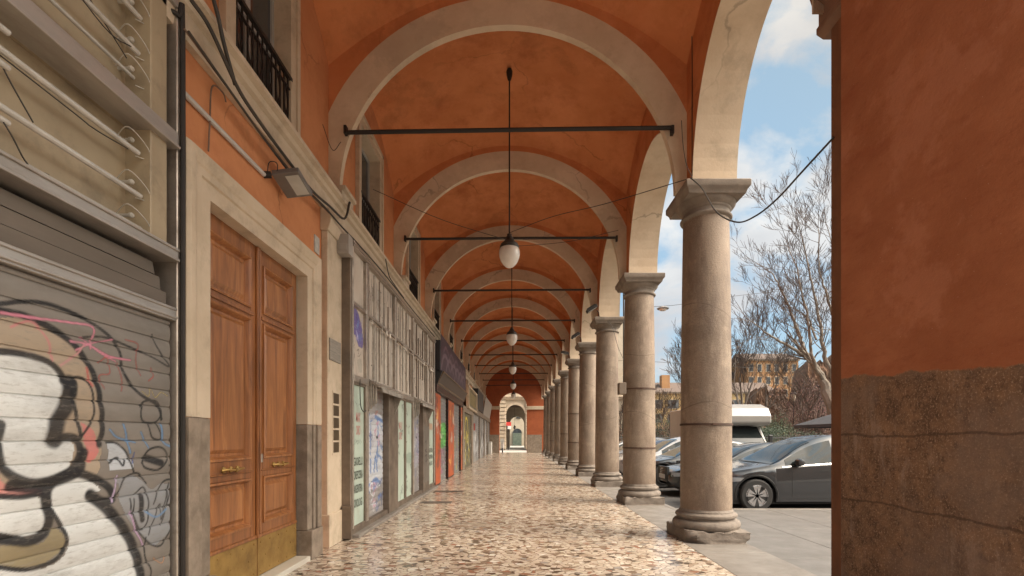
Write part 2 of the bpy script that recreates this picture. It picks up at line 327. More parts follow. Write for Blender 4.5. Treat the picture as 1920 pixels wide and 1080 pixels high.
struct('side_street', MB().box(-40, 3.29, 48.6, 59.4, -.12, -.09), mat('street_cobbles', (.50,.47,.43), (.42,.40,.36), rough=.6, scale=3, bump=.4, bscale=20))
struct('portico_floor', MB().box(-3.2, 2.40, -3, 48.5, -.3, 0), M_terr)
mb = MB(); y = -3.0; random.seed(3)
while y < 48.4:
    l = random.uniform(1.5, 2.3); y2 = min(y+l, 48.5); mb.box(2.404, 3.29, y, y2-.005, -.3, 0); y = y2
struct('kerb_strip', mb, M_kstone, bevel=.006)
mb = MB(); random.seed(5)
xs = [3.296]+[3.296+1.0*i for i in range(1, 9)]+[12.3]
for i in range(len(xs)-1):
    y = -3-random.random()
    while y < 10.2:
        y2 = min(y+random.uniform(1.0, 1.9), 10.25); mb.box(xs[i], xs[i+1]-.006, y, y2-.006, -.3, -.008); y = y2
struct('pavement', mb, M_pav, bevel=.005)
struct('pavement_kerb', MB().box(3.3, 12.3, 10.255, 10.42, -.3, -.004), M_kstone, bevel=.01)
mb = MB()
for i in range(20): mb.box(3.295, 3.42, 10.43+i*1.9, 10.43+i*1.9+1.89, -.3, -.002)
struct('street_kerb', mb, M_kstone, bevel=.01)
# ------------------------------------------------------------------ portico building
B = thing('portico_building', 'long orange plastered portico building with cream arches over the walkway', 'building', (0, 0, 0))
XC, XL, XR, ZS = -.105, -2.78, 2.57, 5.15
RI, RO = 2.51, 2.93
RTH = .05
N0, N1 = -1, 10                 # ribs
def g(u): return 1-u*u
def vz(u, v): return 7.05+1.15*g(u)+.9*g(v)-.55*g(u)*g(v)
def bays():
    ys = [YN(n) for n in range(N0, N1+1)]+[YEND+RTH]
    return [(ys[i]+RTH, ys[i+1]-RTH) for i in range(len(ys)-1)]
for (a, b) in bays():
    mb = MB(); nu, nv = 33, 25
    P = lambda i, j: (XC+(XR-XL)/2*(2*i/(nu-1)-1), a-.01+(b-a+.02)*j/(nv-1), vz(2*i/(nu-1)-1, 2*j/(nv-1)-1))
    mb.grid(P, nu, nv)
    o = mb.build('vault', M_or, B, smooth=True, fix=False)
# ribs with the spandrel walls above them
def rib(y, end=False):
    n = 48
    mb = MB()
    for k in range(n):
        a0, a1 = math.pi*k/n, math.pi*(k+1)/n
        pts = []
        for a in (a0, a1):
            ci, si = math.cos(a), math.sin(a)
            pts.append((XC+RI*ci, ZS-.0+RI*si)); pts.append((XC+RO*ci, ZS+RO*si))
        q = [pts[0], pts[1], pts[3], pts[2]]
        vs = [(u, y-RTH-.006, v) for u, v in q]+[(u, y+RTH+.006, v) for u, v in q]
        fs = [(0,1,2,3),(7,6,5,4),(0,3,7,4),(1,5,6,2)]
        if k == 0: fs.append((0,4,5,1))
        if k == n-1: fs.append((3,2,6,7))
        mb.add(vs, fs)
    mb.build('arch_rib', M_rib, B, smooth=True)
    mb = MB()
    for k in range(n):
        a0, a1 = math.pi*k/n, math.pi*(k+1)/n
        q = []
        for a in (a0, a1): q.append((XC+(RI+.05)*math.cos(a), ZS+(RI+.05)*math.sin(a)))
        q += [(max(XL,min(XR,q[1][0])) , 8.75), (max(XL,min(XR,q[0][0])), 8.75)]
        q[0] = (max(XL,min(XR,q[0][0])), q[0][1]); q[1] = (max(XL,min(XR,q[1][0])), q[1][1])
        if abs(q[0][0]-q[1][0]) < 1e-6: continue
        mb.prism(q, 'y', y-RTH, y+RTH)
    for x0_, x1_ in ((XL-.1, XC-RI-.05), (XC+RI+.05, XR+.1)):
        if x1_ > x0_: mb.box(x0_, x1_, y-RTH, y+RTH, ZS+.02, 8.75)
    mb.build('spandrel_wall', M_or, B)
for n in range(N0, N1+1): rib(YN(n))
# arcade wall on the street side
def arcade(ya, yb, rise=1.9):
    n = 32; yc, hw = (ya+yb)/2, (yb-ya)/2
    W = MB(); SF = MB()
    pt = lambda k, o=0: (yc-(hw-o)*math.cos(math.pi*k/n), ZS+(rise-o)*math.sin(math.pi*k/n))
    for k in range(n):
        p, q = pt(k), pt(k+1)
        W.add([(XR,*p),(XR,*q),(XR,q[0],8.75),(XR,p[0],8.75),(3.2,*p),(3.2,*q),(3.2,q[0],8.75),(3.2,p[0],8.75)], [(0,1,2,3),(7,6,5,4),(0,4,5,1)])
        p2, q2 = pt(k, .015), pt(k+1, .015)
        a, b2 = XR-.004, 3.204
        SF.add([(a,*p2),(a,*q2),(a,*q),(a,*p),(b2,*p2),(b2,*q2),(b2,*q),(b2,*p)], [(0,1,2,3),(7,6,5,4),(0,4,5,1),(2,6,7,3)])
    W.build('arcade_wall', M_or, B, fix=False)
    SF.build('arch_soffit', M_rib, B, smooth=True)
HB = .29
for n in range(1, N1+1): MB().box(XR, 3.2, YN(n)-HB, YN(n)+HB, ZS, 8.75).build('impost_block', M_or, B)
arcade(4.22, YN(1)-HB)
for n in range(1, N1): arcade(YN(n)+HB, YN(n+1)-HB)
arcade(YN(N1)+HB, YEND)
arcade(-.3, 2.3)
MB().box(XR, 3.2, 2.3, 4.22, 5.46, 8.75).build('arcade_wall', M_or, B)
# building mass above (roof of the portico) and behind the left wall
MB().box(-9, 3.6, -.8, 48, 8.8, 16).build('upper_storeys', M_orw, B)
MB().box(-9, -3.3, -.8, 48, -.2, 8.79).build('rear_wall', M_orw, B)
# left wall: upper part with window openings
WH = .60
mb = MB(); edges = [(YN(n)+YN(n+1))/2 for n in range(N0, N1+1)]
prev = -.8
for yc in edges:
    mb.box(-3.2, XL, prev, yc-WH, 4.6, 8.78); mb.box(-3.2, XL, yc-WH, yc+WH, 7.1, 8.78); mb.box(-3.2, XL, yc-WH, yc+WH, 4.6, 4.92)
    prev = yc+WH
mb.box(-3.2, XL, prev, 48, 4.6, 8.78)
mb.build('side_wall', M_orw, B)
MB().box(-3.29, -3.21, -.8, 48, 4.6, 8.78).build('window_backing', M_void, B)
# left wall: lower part
mb = MB()
mb.box(-3.2, -2.62, 3.74, 3.98, 0, 4.7); mb.box(-3.2, -2.62, 3.98, 6.1, 3.55, 4.7); mb.box(-3.2, -2.62, 6.1, 47, 0, 4.7)
mb.box(-3.2, -2.62, -.8, 1.4, 0, 4.7)
mb.build('lower_wall', M_orw, B)
# string cornice
prof = [(-2.62,4.60),(-2.56,4.60),(-2.55,4.66),(-2.55,4.80),(-2.51,4.82),(-2.49,4.86),(-2.44,4.88),(-2.44,4.93),(-2.79,4.96),(-2.79,4.60)]
MB().prism([(u, v) for u, v in prof], 'y', -.8, 46.9).build('cornice', M_cream, B)
# pilasters, corbels
for n in range(0, N1+1):
    y = YN(n)-.46
    mb = MB()
    if n != 0:
        if n > 1: pass
        mb.box(-2.62, -2.53, y-.28, y+.26, .0, 4.30); mb.box(-2.62, -2.50, y-.29, y+.27, .0, .45)
        mb.prism([(-2.62,4.30),(-2.51,4.30),(-2.47,4.42),(-2.47,4.50),(-2.49,4.52),(-2.49,4.6),(-2.62,4.6)], 'y', y-.32, y+.30)
        mb.build('pilaster', M_trav if n > 1 else M_cream, B, bevel=.008)
    yy = YN(n)
    mb = MB(); mb.prism([(-2.79,4.96),(-2.56,4.96),(-2.50,5.03),(-2.50,5.09),(-2.45,5.10),(-2.45,5.16),(-2.79,5.16)], 'y', yy-.27, yy+.22)
    mb.build('corbel', M_cream, B, bevel=.005)
# near-end pier on the street side
def pier_mat():
    m = bpy.data.materials.new('pier_plaster_over_stone'); m.use_nodes = True; t = m.node_tree; b = t.nodes['Principled BSDF']; K = t.links.new
    g_ = N(t, 'ShaderNodeNewGeometry'); sz = N(t, 'ShaderNodeSeparateXYZ'); K(g_.outputs['Position'], sz.inputs[0])
    def noise(sc, det=6, st=(1,1,1), off=(0,0,0), ro=.6):
        mm = N(t, 'ShaderNodeMapping'); mm.inputs['Scale'].default_value = st; mm.inputs['Location'].default_value = off; K(g_.outputs['Position'], mm.inputs[0])
        n = N(t, 'ShaderNodeTexNoise'); n.inputs['Scale'].default_value = sc; n.inputs['Detail'].default_value = det; n.inputs['Roughness'].default_value = ro; K(mm.outputs[0], n.inputs[0]); return n.outputs[0]
    def ramp(v, a, c, hi=1):
        r = N(t, 'ShaderNodeMapRange'); r.inputs[1].default_value = a; r.inputs[2].default_value = c; r.inputs[4].default_value = hi; K(v, r.inputs[0]); return r.outputs[0]
    def mix(f, a, c):
        n = N(t, 'ShaderNodeMixRGB')
        if isinstance(f, float): n.inputs[0].default_value = f
        else: K(f, n.inputs[0])
        for s_, v in ((1, a), (2, c)):
            if isinstance(v, tuple): n.inputs[s_].default_value = (*v, 1)
            else: K(v, n.inputs[s_])
        return n.outputs[0]
    pl = mix(ramp(noise(1.2, 7, (1,1,1.6)), .38, .62), (.41,.160,.078), (.32,.115,.053))
    pl = mix(ramp(noise(2.2, 8, (1,.6,2.4), (3,3,1), .7), .52, .70, .6), pl, (.29,.09,.042))
    pl = mix(ramp(noise(26, 3), .70, .78, .5), pl, (.45,.2,.12))
    pl = mix(ramp(noise(9, 9, (1,.7,1.8), (8,3,2), .75), .54, .66, .45), pl, (.25,.08,.04))
    pl = mix(ramp(noise(1.1, 9, (1,1,1), (1,9,4), .7), .54, .6, .35), pl, (.52,.23,.135))
    pl = mix(ramp(noise(60, 2, ro=.6), .72, .76, .7), pl, (.60,.42,.30))
    st = mix(ramp(noise(5, 10, ro=.75), .38, .62), (.26,.155,.09), (.125,.078,.05))
    st = mix(ramp(noise(16, 8, ro=.8), .50, .62, .8), st, (.075,.045,.03))
    st = mix(ramp(noise(70, 4, ro=.8), .54, .64, .85), st, (.46,.34,.24))
    st = mix(ramp(noise(3.2, 9, (1,1.6,.5), (4,2,6), .75), .55, .63, .5), st, (.36,.27,.215))
    st = mix(ramp(noise(1.4, 6, (1,1,1), (7,1,2)), .5, .62, .55), st, (.22,.16,.125))
    # two old repair seams
    for z0 in (1.02, 1.52):
        na = noise(1.7, 5, off=(z0,0,0)); a = N(t, 'ShaderNodeMath', operation='MULTIPLY_ADD'); K(na, a.inputs[0]); a.inputs[1].default_value = .12; K(sz.outputs[2], a.inputs[2])
        d = N(t, 'ShaderNodeMath', operation='SUBTRACT'); K(a.outputs[0], d.inputs[0]); d.inputs[1].default_value = z0+.06
        ab = N(t, 'ShaderNodeMath', operation='ABSOLUTE'); K(d.outputs[0], ab.inputs[0]); st = mix(ramp(ab.outputs[0], .012, .004, .6), st, (.055,.035,.025))
    na = noise(3, 7, off=(2,5,0)); a = N(t, 'ShaderNodeMath', operation='MULTIPLY_ADD'); K(na, a.inputs[0]); a.inputs[1].default_value = .16; K(sz.outputs[2], a.inputs[2])
    yy = N(t, 'ShaderNodeMath', operation='MULTIPLY_ADD'); K(sz.outputs[1], yy.inputs[0]); yy.inputs[1].default_value = -.075; K(a.outputs[0], yy.inputs[2])
    f = ramp(yy.outputs[0], 1.765, 1.778)
    c = mix(f, st, pl); K(c, b.inputs['Base Color']); b.inputs['Roughness'].default_value = .85; b.inputs['Specular IOR Level'].default_value = .2
    hh = N(t, 'ShaderNodeMath', operation='MULTIPLY_ADD'); K(f, hh.inputs[0]); hh.inputs[1].default_value = 1.6
    hm = N(t, 'ShaderNodeMath', operation='MULTIPLY'); K(noise(38, 7, ro=.7), hm.inputs[0]); hm.inputs[1].default_value = 1.0; K(hm.outputs[0], hh.inputs[2])
    bp = N(t, 'ShaderNodeBump'); bp.inputs['Strength'].default_value = .55; bp.inputs['Distance'].default_value = .012; K(hh.outputs[0], bp.inputs['Height']); K(bp.outputs[0], b.inputs['Normal'])
    return m
M_pier = pier_mat()
mb = MB(); mb.box(2.60, 3.45, 2.3, 3.92, 0, 5.46); mb.build('pier', M_pier, B, bevel=.015, seg=2)
mb = MB(); mb.box(2.70, 3.38, 3.92, 4.20, .0, 5.46); mb.build('pier_respond', mat('respond_stone', (.23,.105,.055), (.155,.075,.042), rough=.85, scale=3, stretch=(1,1,.4), bump=.5, bscale=40, dirt=(.09,.05,.032), dscale=3, damt=.6, spec=.2), B, bevel=.02, seg=2)
mb = MB()
mb.prism([(2.70,4.98),(2.64,5.02),(2.64,5.07),(2.66,5.10),(2.66,5.22),(2.60,5.27),(2.58,5.33),(2.58,5.45),(3.5,5.45),(3.5,4.98)], 'y', 3.80, 4.30)
mb.box(2.585, 3.47, 2.3, 3.8, 5.2, 5.45)
mb.build('pier_cornice', mat('pier_cornice_stone', (.22,.12,.075), (.15,.085,.055), rough=.8, scale=4, bump=.4, bscale=40), B, bevel=.006)

# windows above the string cornice (parts of the building)
M_glass = mat('window_glass', (.035,.04,.045), (.05,.055,.06), rough=.07, spec=.8)
M_wframe = mat('window_frame_grey', (.42,.41,.39), (.34,.33,.31), rough=.5)
for i, yc in enumerate(edges):
    mb = MB()
    y0, y1 = yc-WH, yc+WH
    for s_ in (-1, 1):
        yy = yc+s_*(WH+.09); mb.box(XL-.2, XL+.05, min(yc+s_*(WH-.006), yc+s_*(WH+.17)), max(yc+s_*(WH-.006), yc+s_*(WH+.17)), 4.965, 7.1+.17)
        mb.box(XL, XL+.075, min(yc+s_*(WH+.12), yc+s_*(WH+.2)), max(yc+s_*(WH+.12), yc+s_*(WH+.2)), 4.961, 7.1+.2)
    mb.box(XL-.2, XL+.048, y0, y1, 7.094, 7.268); mb.box(XL, XL+.075, y0-.2, y1+.2, 7.22, 7.31)
    W = mb.build('window', M_cream, B, bevel=.004)
    mb = MB(); X0 = XL-.16
    for yy in (y0, yc-.045, yc+.005, y1-.05): mb.box(X0-.05, X0, yy, yy+.05, 4.93, 7.09)
    for zz in (4.93, 6.1, 7.04): mb.box(X0-.045, X0-.004, y0+.05, y1-.05, zz, zz+.05)
    mb.build('window_frame', M_wframe, W)
    MB().box(X0-.035, X0-.028, y0+.04, y1-.04, 4.95, 7.06).build('glass', M_glass, W)
    if i <= 8:
        mb = MB(); X1 = XL+.02
        mb.box(X1-.012, X1+.035, y0-.02, y1+.02, 5.86, 5.90); mb.box(X1-.01, X1+.02, y0, y1, 5.02, 5.04); mb.box(X1-.01, X1+.02, y0, y1, 5.74, 5.755)
        k = 0; yy = y0+.05
        while yy < y1-.03:
            mb.box(X1, X1+.016, yy-.008, yy+.008, 5.02, 5.86)
            if k % 2 == 0 and i <= 3:
                for sgn in (-1, 1):
                    pts = crv([(X1+.007, yy+.05+sgn*.0, 5.04), (X1+.007, yy+.05+sgn*.055, 5.2), (X1+.007, yy+.05+sgn*.01, 5.38), (X1+.007, yy+.05+sgn*.055, 5.56), (X1+.007, yy+.05, 5.74)], 4)
                    mb.tube([tuple(p) for p in pts], .009, 4)
            yy += .05 if False else .1; k += 1
        mb.build('railing', M_iron, W)

# end wall of the portico with its tall arched opening
M_end = mat('end_wall_plaster', (.36,.105,.045), (.28,.08,.034), rough=.9, scale=1.2, dirt=(.2,.06,.03), dscale=2, damt=.5, spec=.2)
mb = MB(); ax, aw, asz = -.15, 1.32, 4.50; n = 28
x0, x1 = XL-.3, 3.2; T0, T1 = YEND, YEND+.9
mb.box(x0, ax-aw, T0, T1, 0, asz); mb.box(ax+aw, x1, T0, T1, 0, asz)
for k in range(n):
    a0, a1 = math.pi*k/n, math.pi*(k+1)/n
    p, q = (ax-aw*math.cos(a0), asz+aw*math.sin(a0)), (ax-aw*math.cos(a1), asz+aw*math.sin(a1))
    mb.prism([p, q, (q[0], 8.78), (p[0], 8.78)], 'y', T0, T1)
mb.box(x0, ax-aw, T0, T1, asz, 8.78); mb.box(ax+aw, x1, T0, T1, asz, 8.78)
mb.build('end_wall', M_end, B)
for a_, b_ in ((XL, ax-aw-.02), (ax+aw+.02, 2.6)): MB().box(a_, b_, T0-.03, T0-.001, 0, 1.75).build('end_wall_base', M_dark, B)
for a_, b_ in ((XL, ax-aw+.05), (ax+aw-.05, 3.25)): MB().box(a_, b_, T0-.10, T0+.95, 4.15, 4.48).build('end_wall_impost', M_cream, B, bevel=.02)
# iron tie rods
for n in range(0, N1+1):
    y = YN(n)
    mb = MB(); dz = .02 if n == 1 else 0
    mb.tube([(-2.50, y-.12, 6.03-dz), (0, y-.12, 6.05), (2.33, y-.12, 6.06+dz)], .031, 8)
    for x in (-2.50, 2.33): mb.box(x-.02, x+.02, y-.16, y-.08, 5.98, 6.10)
    nm = ['nearest, over the camera end', 'crossing in front of the nearest lamp rod', 'just above the nearest lamp globe', 'third in view', 'fourth in view', 'fifth in view', 'sixth in view', 'seventh in view', 'eighth in view', 'ninth in view', 'last before the end wall'][n]
    tag(mb.build('tie_rod', M_iron, None, smooth=True), 'black iron tie rod across the vaulted walkway, '+nm, 'tie rod', 'iron tie rods across the arches')

# ------------------------------------------------------------------ columns
def plinth(seed, cx, cy):
    rnd = random.Random(seed); bm = bmesh.new()
    bmesh.ops.create_cube(bm, size=1)
    bmesh.ops.subdivide_edges(bm, edges=bm.edges[:], cuts=14, use_grid_fill=True)
    from mathutils import noise
    hx, hy, hz = .44, .50, .175
    cuts = [(sx, sy, sz, rnd.uniform(.02, .10) if sx > 0 else rnd.uniform(.05, .17)) for sx in (-1,1) for sy in (-1,1) for sz in (0, 1)]
    for v in bm.verts:
        x, y, z = v.co.x*2, v.co.y*2, v.co.z+.5
        p = Vector((x*hx, y*hy, z*hz))
        for sx, sy, sz, c in cuts:
            dd = (hx-sx*p.x)+(hy-sy*p.y)+abs(sz*hz-p.z)*1.5
            k = c*1.3+noise.noise(p*9+Vector((seed,0,0)))*.05
            if dd < k and c > .08: s = (k-dd)*.45; p.x -= sx*s; p.y -= sy*s
        e = max(abs(x), abs(y))
        nn = noise.noise(p*6+Vector((seed*3.1,1,2)))*.02+noise.noise(p*20)*.008
        if z > .01: p.x -= x*abs(nn); p.y -= y*abs(nn)
        if z > .9 and e > .85: p.z -= abs(noise.noise(p*5+Vector((seed,9,1))))*.06
        v.co = p
    mb = MB(); bm.verts.ensure_lookup_table()
    mb.v = [(v.co.x+cx, v.co.y+cy, v.co.z) for v in bm.verts]; mb.f = [tuple(v.index for v in f.verts) for f in bm.faces]; mb.m = [0]*len(mb.f)
    bm.free(); return mb
CX = 2.875
labels_col = ['nearest pink stone column beside the chipped grey block, one iron strap, dark car behind it', 'second stone column from the camera with two thin iron straps', 'third stone column from the camera, drainpipe and cable beside it',
  'fourth stone column from the camera, below the first floodlight', 'fifth stone column from the camera', 'sixth stone column from the camera', 'seventh stone column from the camera', 'eighth stone column from the camera', 'ninth stone column from the camera', 'farthest stone column, next to the end wall']
cproto = []
def make_column(v, loc):
    C = thing('stone_column', labels_col[0], 'column', loc, 'stone columns along the street side')
    cx, cy = loc[0], loc[1]
    plinth(v+1, cx, cy).build('plinth', M_plinth, C, smooth=True)
    pr = [(.38,.16),(.455,.165),(.478,.20),(.482,.225),(.472,.26),(.448,.285),(.420,.29),(.405,.30),(.402,.315),(.412,.325),(.432,.33),(.440,.35),(.436,.37),(.420,.385),(.395,.39),(.385,.40),(.385,.415),(.372,.43),(.36,.46),(.30,.47)]
    MB().lathe(pr, (cx,cy,0), 48).build('base', M_plinth, C, smooth=True)
    sh = MB()
    prof = [(.366-.0, .44)]+[(.366-.040*((z-.44)/4.3)**1.7, z) for z in np.linspace(.5, 4.74, 22)]
    sh.lathe(prof, (cx,cy,0), 64)
    S_ = sh.build('shaft', M_col, C, smooth=True)
    cp = MB()
    cp.lathe([(.30,4.70),(.335,4.725),(.362,4.735),(.372,4.755),(.362,4.775),(.338,4.785),(.332,4.80),(.332,4.84),(.345,4.85),(.352,4.862),(.352,4.875),(.365,4.885),(.39,4.905),(.412,4.935),(.42,4.965),(.40,4.975)], (cx,cy,0), 48)
    def sq(h, z): return [(cx-h,cy-h-.03,z),(cx+h,cy-h-.03,z),(cx+h,cy+h+.03,z),(cx-h,cy+h+.03,z)]
    lv = [(.405,4.962),(.412,4.99),(.425,5.02),(.448,5.045),(.455,5.06),(.455,5.135),(.44,5.148)]
    vs = []; fs = []
    for h, z in lv: vs += sq(h, z)
    for i in range(len(lv)-1):
        for k in range(4): fs.append((i*4+k, i*4+(k+1)%4, (i+1)*4+(k+1)%4, (i+1)*4+k))
    fs += [(0,3,2,1), tuple(range(len(vs)-4, len(vs)))]
    cp.add(vs, fs); cp.build('capital', M_cap, C, smooth=True, bevel=.004)
    return C
for n in range(1, N1+1):
    loc = (CX, YN(n), 0)
    if n <= 3: c = make_column(n, loc); cproto.append(c)
    else: c = dup(cproto[(n*2) % 3], loc)
    c['label'] = labels_col[n-1]
    if n <= 2:
        for z in ([1.69] if n == 1 else [2.6, 1.26]):
            r = .366-.04*((z-.44)/4.3)**1.7
            mb = MB(); mb.lathe([(r-.002,z-.015),(r+.012,z-.015),(r+.012,z+.015),(r-.002,z+.015)], (CX, YN(n), 0), 48, cap=False)
            mb.box(CX-.05, CX+.0, YN(n)-r-.03, YN(n)-r, z-.012, z+.012)
            mb.build('iron_strap', mat('rusty_iron', (.05,.03,.022), (.085,.045,.03), rough=.8), c)
# ------------------------------------------------------------------ pendant lamps
M_globe = mat('milk_glass', (.72,.66,.60), (.62,.56,.50), rough=.18, scale=5, spec=.6)
M_lampcap = mat('lamp_cap_iron', (.04,.033,.028), (.07,.055,.045), rough=.55, metal=.4)
lamp0 = None
for i, n in enumerate((1, 3, 5, 7, 9)):
    y = (YN(n)+YN(n+1))/2; x = -.1
    lab = ['nearest milky glass pendant lamp on a long black rod', 'second milky glass pendant lamp along the vault', 'third milky glass pendant lamp along the vault', 'fourth milky glass pendant lamp along the vault', 'farthest small pendant lamp, seen inside the end arch'][i]
    if lamp0 is None:
        P = lamp0 = thing('pendant_lamp', lab, 'lamp', (x, y, 4.7), 'pendant lamps under the vaults')
        MB().tube([(x,y,5.3),(x,y,8.46)], .014, 8).build('rod', M_iron, P)
        MB().lathe([(.02,8.30),(.035,8.32),(.055,8.40),(.06,8.47),(.04,8.52)], (x,y,0), 16).build('ceiling_hook', M_iron, P, smooth=True)
        MB().lathe([(.02,5.38),(.045,5.37),(.05,5.33),(.07,5.31),(.075,5.27),(.12,5.22),(.165,5.18),(.17,5.15),(.185,5.14),(.185,5.10),(.10,5.10)], (x,y,0), 32).build('cap', M_lampcap, P, smooth=True)
        MB().lathe([(.17,5.115),(.195,5.06),(.20,5.0),(.19,4.93),(.165,4.86),(.125,4.80),(.08,4.755),(.04,4.735),(.001,4.73)], (x,y,0), 32).build('globe', M_globe, P, smooth=True)
    else: dup(lamp0, (x, y, 4.7), lab)

# ------------------------------------------------------------------ floodlights above the columns
M_fglass = mat('flood_glass', (.50,.50,.46), (.38,.38,.35), rough=.15)
for i, n in enumerate((3, 4, 5)):
    y = YN(n)-.35; x = 2.36
    Fl = thing('floodlight', ['black floodlight on the impost above the third column', 'black floodlight on the impost above the fourth column', 'grey faced floodlight on the impost above the fifth column'][i], 'floodlight', (x, y, 5.3), 'floodlights clamped above the column capitals')
    mb = MB(); rot = Matrix.Rotation(rad(-32 if i < 2 else 12), 3, 'Y')
    def rb(m, bx):
        t = MB().box(*bx); m.add([tuple(Vector((x,y,5.42))+rot @ Vector(v)) for v in t.v], t.f)
    rb(mb, (-.20,.16,-.1,.1,-.045,.045)); rb(mb, (-.16,.12,-.08,.08,.045,.075)); mb.build('housing', M_iron, Fl, bevel=.02, seg=2)
    mb = MB(); rb(mb, (-.18,.14,-.085,.085,-.052,-.046)); mb.build('lens', M_fglass, Fl)
    MB().tube([(x+.14,y,5.36),(x+.2,y,5.30),(x+.22,y+.06,5.16)], .015, 6).build('bracket', M_iron, Fl)

# ------------------------------------------------------------------ painting shutters with spray paint (colour stored on the slat mesh)
def paint_attr(ob, ycoord, zcoord, layers):
    me = ob.data; n = len(me.vertices); co = np.empty(n*3, dtype=np.float32); me.vertices.foreach_get('co', co); co = co.reshape(-1, 3)
    U, Z = co[:, 1]+wloc(ob).y, co[:, 2]+wloc(ob).z
    C = np.zeros((n, 4), dtype=np.float32)
    for L_ in layers:
        kind, pts, wd, c = L_[:4]; al = L_[4] if len(L_) > 4 else 1.0
        pts = np.array(pts, float)
        lo = pts.min(0)-wd-.03; hi = pts.max(0)+wd+.03
        idx = np.where((U > lo[0]) & (U < hi[0]) & (Z > lo[1]) & (Z < hi[1]))[0]
        if not len(idx): continue
        u, z = U[idx], Z[idx]
        if kind == 'fill':
            ins = np.zeros(len(idx), bool); m = len(pts)
            for i in range(m):
                a, b = pts[i], pts[(i+1) % m]
                cnd = ((a[1] > z) != (b[1] > z)); t = (b[0]-a[0])*(z-a[1])/((b[1]-a[1]) or 1e-9)+a[0]
                ins ^= cnd & (u < t)
            aa = ins.astype(np.float32)*al
        else:
            d = np.full(len(idx), 9.)
            for i in range(len(pts)-1):
                a, b = pts[i], pts[i+1]; ab = b-a; q = (ab**2).sum() or 1e-9
                t = np.clip(((u-a[0])*ab[0]+(z-a[1])*ab[1])/q, 0, 1)
                d = np.minimum(d, np.hypot(u-a[0]-t*ab[0], z-a[1]-t*ab[1]))
            soft = max(.006, wd*.25)
            aa = np.clip((wd/2-d)/soft+.5, 0, 1)*al
        aa = aa[:, None]
        C[idx, :3] = C[idx, :3]*(1-aa*1)+np.array(c)*aa if True else 0
        C[idx, 3] = np.maximum(C[idx, 3], aa[:, 0])
    # keep colours unmultiplied where only partly covered
    at = me.color_attributes.new('paint', 'FLOAT_COLOR', 'POINT'); at.data.foreach_set('color', C.reshape(-1))

def shutter(name, X, y0, y1, z0, z1, pitch, m, parent, res=.012, layers=None, deep=.012):
    ny = max(2, int((y1-y0)/res)+1); rows = []; z = z0; k = 0
    zs = []
    while z < z1-1e-6:
        p = min(pitch, z1-z)
        nz = max(3, int(p/res))
        for j in range(nz): zs.append((z+p*.9*j/nz, deep*math.sin(math.pi*j/nz)*.6+deep*.4))
        zs.append((z+p*.905, deep*.25)); zs.append((z+p*.92, -.004)); zs.append((z+p*.985, -.004)); 
        z += p
    zs.append((z1, 0))
    mb = MB(); mb.grid(lambda i, j: (X+zs[j][1], y0+(y1-y0)*i/(ny-1), zs[j][0]), ny, len(zs))
    o = mb.build(name, m, parent, smooth=True, fix=False)
    paint_attr(o, 1, 2, layers or [])
    return o
BLK = (.012,.012,.014)
def scribbles(rnd, y0, y1, z0, z1, n, cols, wmin=.012, wmax=.03, size=.3):
    out = []
    for _ in range(n):
        cy, cz = rnd.uniform(y0, y1), rnd.uniform(z0, z1); s = rnd.uniform(.4, 1)*size
        pts = [(cy, cz)]
        for k in range(rnd.randint(3, 7)): pts.append((cy+rnd.uniform(-s, s)*.8, cz+rnd.uniform(-s, s)*.6))
        out.append(('stroke', crv(pts, 6), rnd.uniform(wmin, wmax), rnd.choice(cols), rnd.uniform(.75, 1)))
    return out

# ------------------------------------------------------------------ shop 1: rolling shutter under an old neon sign box
XS = -2.55
SH = thing('shuttered_shopfront', 'nearest shopfront, big grey roller shutter with black and white graffiti under a neon sign box', 'shopfront', (XS, 2.6, 0), 'shopfronts along the left wall')
YA, YB = .6, 3.68
def gp(cx_, cy_):               # traced paint outline -> wall metres
    X_, Y_ = cx_/2.078, 560+cy_/2.078
    return (dl(X_, XS), zl(X_, Y_, XS))
def tr(pts, n=6): return crv([gp(*p) for p in pts], n)
WH_ = (.60,.61,.60); TAN = (.36,.285,.21); PNK = (.62,.22,.30); RED = (.45,.10,.09); BLU = (.13,.26,.45)
def wpx(w_): return w_*.00155
Lr = []
Lr.append(('fill', tr([(-120,90),(0,75),(90,75),(180,100),(260,150),(340,230),(385,340),(410,450),(408,560),(400,670),(340,700),(200,720),(0,740),(-150,700)]), 0, TAN))
Lr.append(('fill', tr([(0,690),(60,730),(180,745),(190,760),(60,770),(-60,770)]), 0, (.55,.25,.22)))
Lr.append(('fill', tr([(330,480),(380,520),(395,600),(360,640),(345,560)]), 0, (.55,.2,.18)))
Lr.append(('fill', tr([(-160,260),(-60,225),(0,215),(100,220),(200,255),(255,300),(262,350),(240,430),(205,520),(200,560),(230,572),(290,540),(300,600),(280,660),(200,700),(120,710),(50,680),(15,620),(0,520),(-60,560),(-160,500)]), 0, WH_))
Lr.append(('fill', tr([(-140,790),(0,780),(170,775),(192,850),(170,910),(100,925),(0,910),(-140,900)]), 0, WH_))
Lr.append(('fill', tr([(-150,960),(0,960),(100,960),(180,950),(230,890),(270,950),(220,1010),(120,1050),(0,1040),(-150,1040)]), 0, (.27,.22,.13)))
Lr.append(('fill', tr([(205,770),(230,715),(290,688),(350,700),(405,745),(350,770),(430,830),(500,920),(545,1020),(560,1200),(560,1500),(100,1500),(-150,1500),(-150,1060),(0,1050),(120,1060),(230,1030),(285,960),(260,900),(215,830)]), 0, WH_))
Lr.append(('fill', tr([(430,560),(480,570),(520,620),(530,660),(440,670)]), 0, (.45,.47,.5)))
Lr.append(('fill', tr([(470,700),(540,690),(600,740),(640,720),(700,740),(690,860),(620,960),(540,900),(480,800)]), 0, (.40,.42,.45), .7))
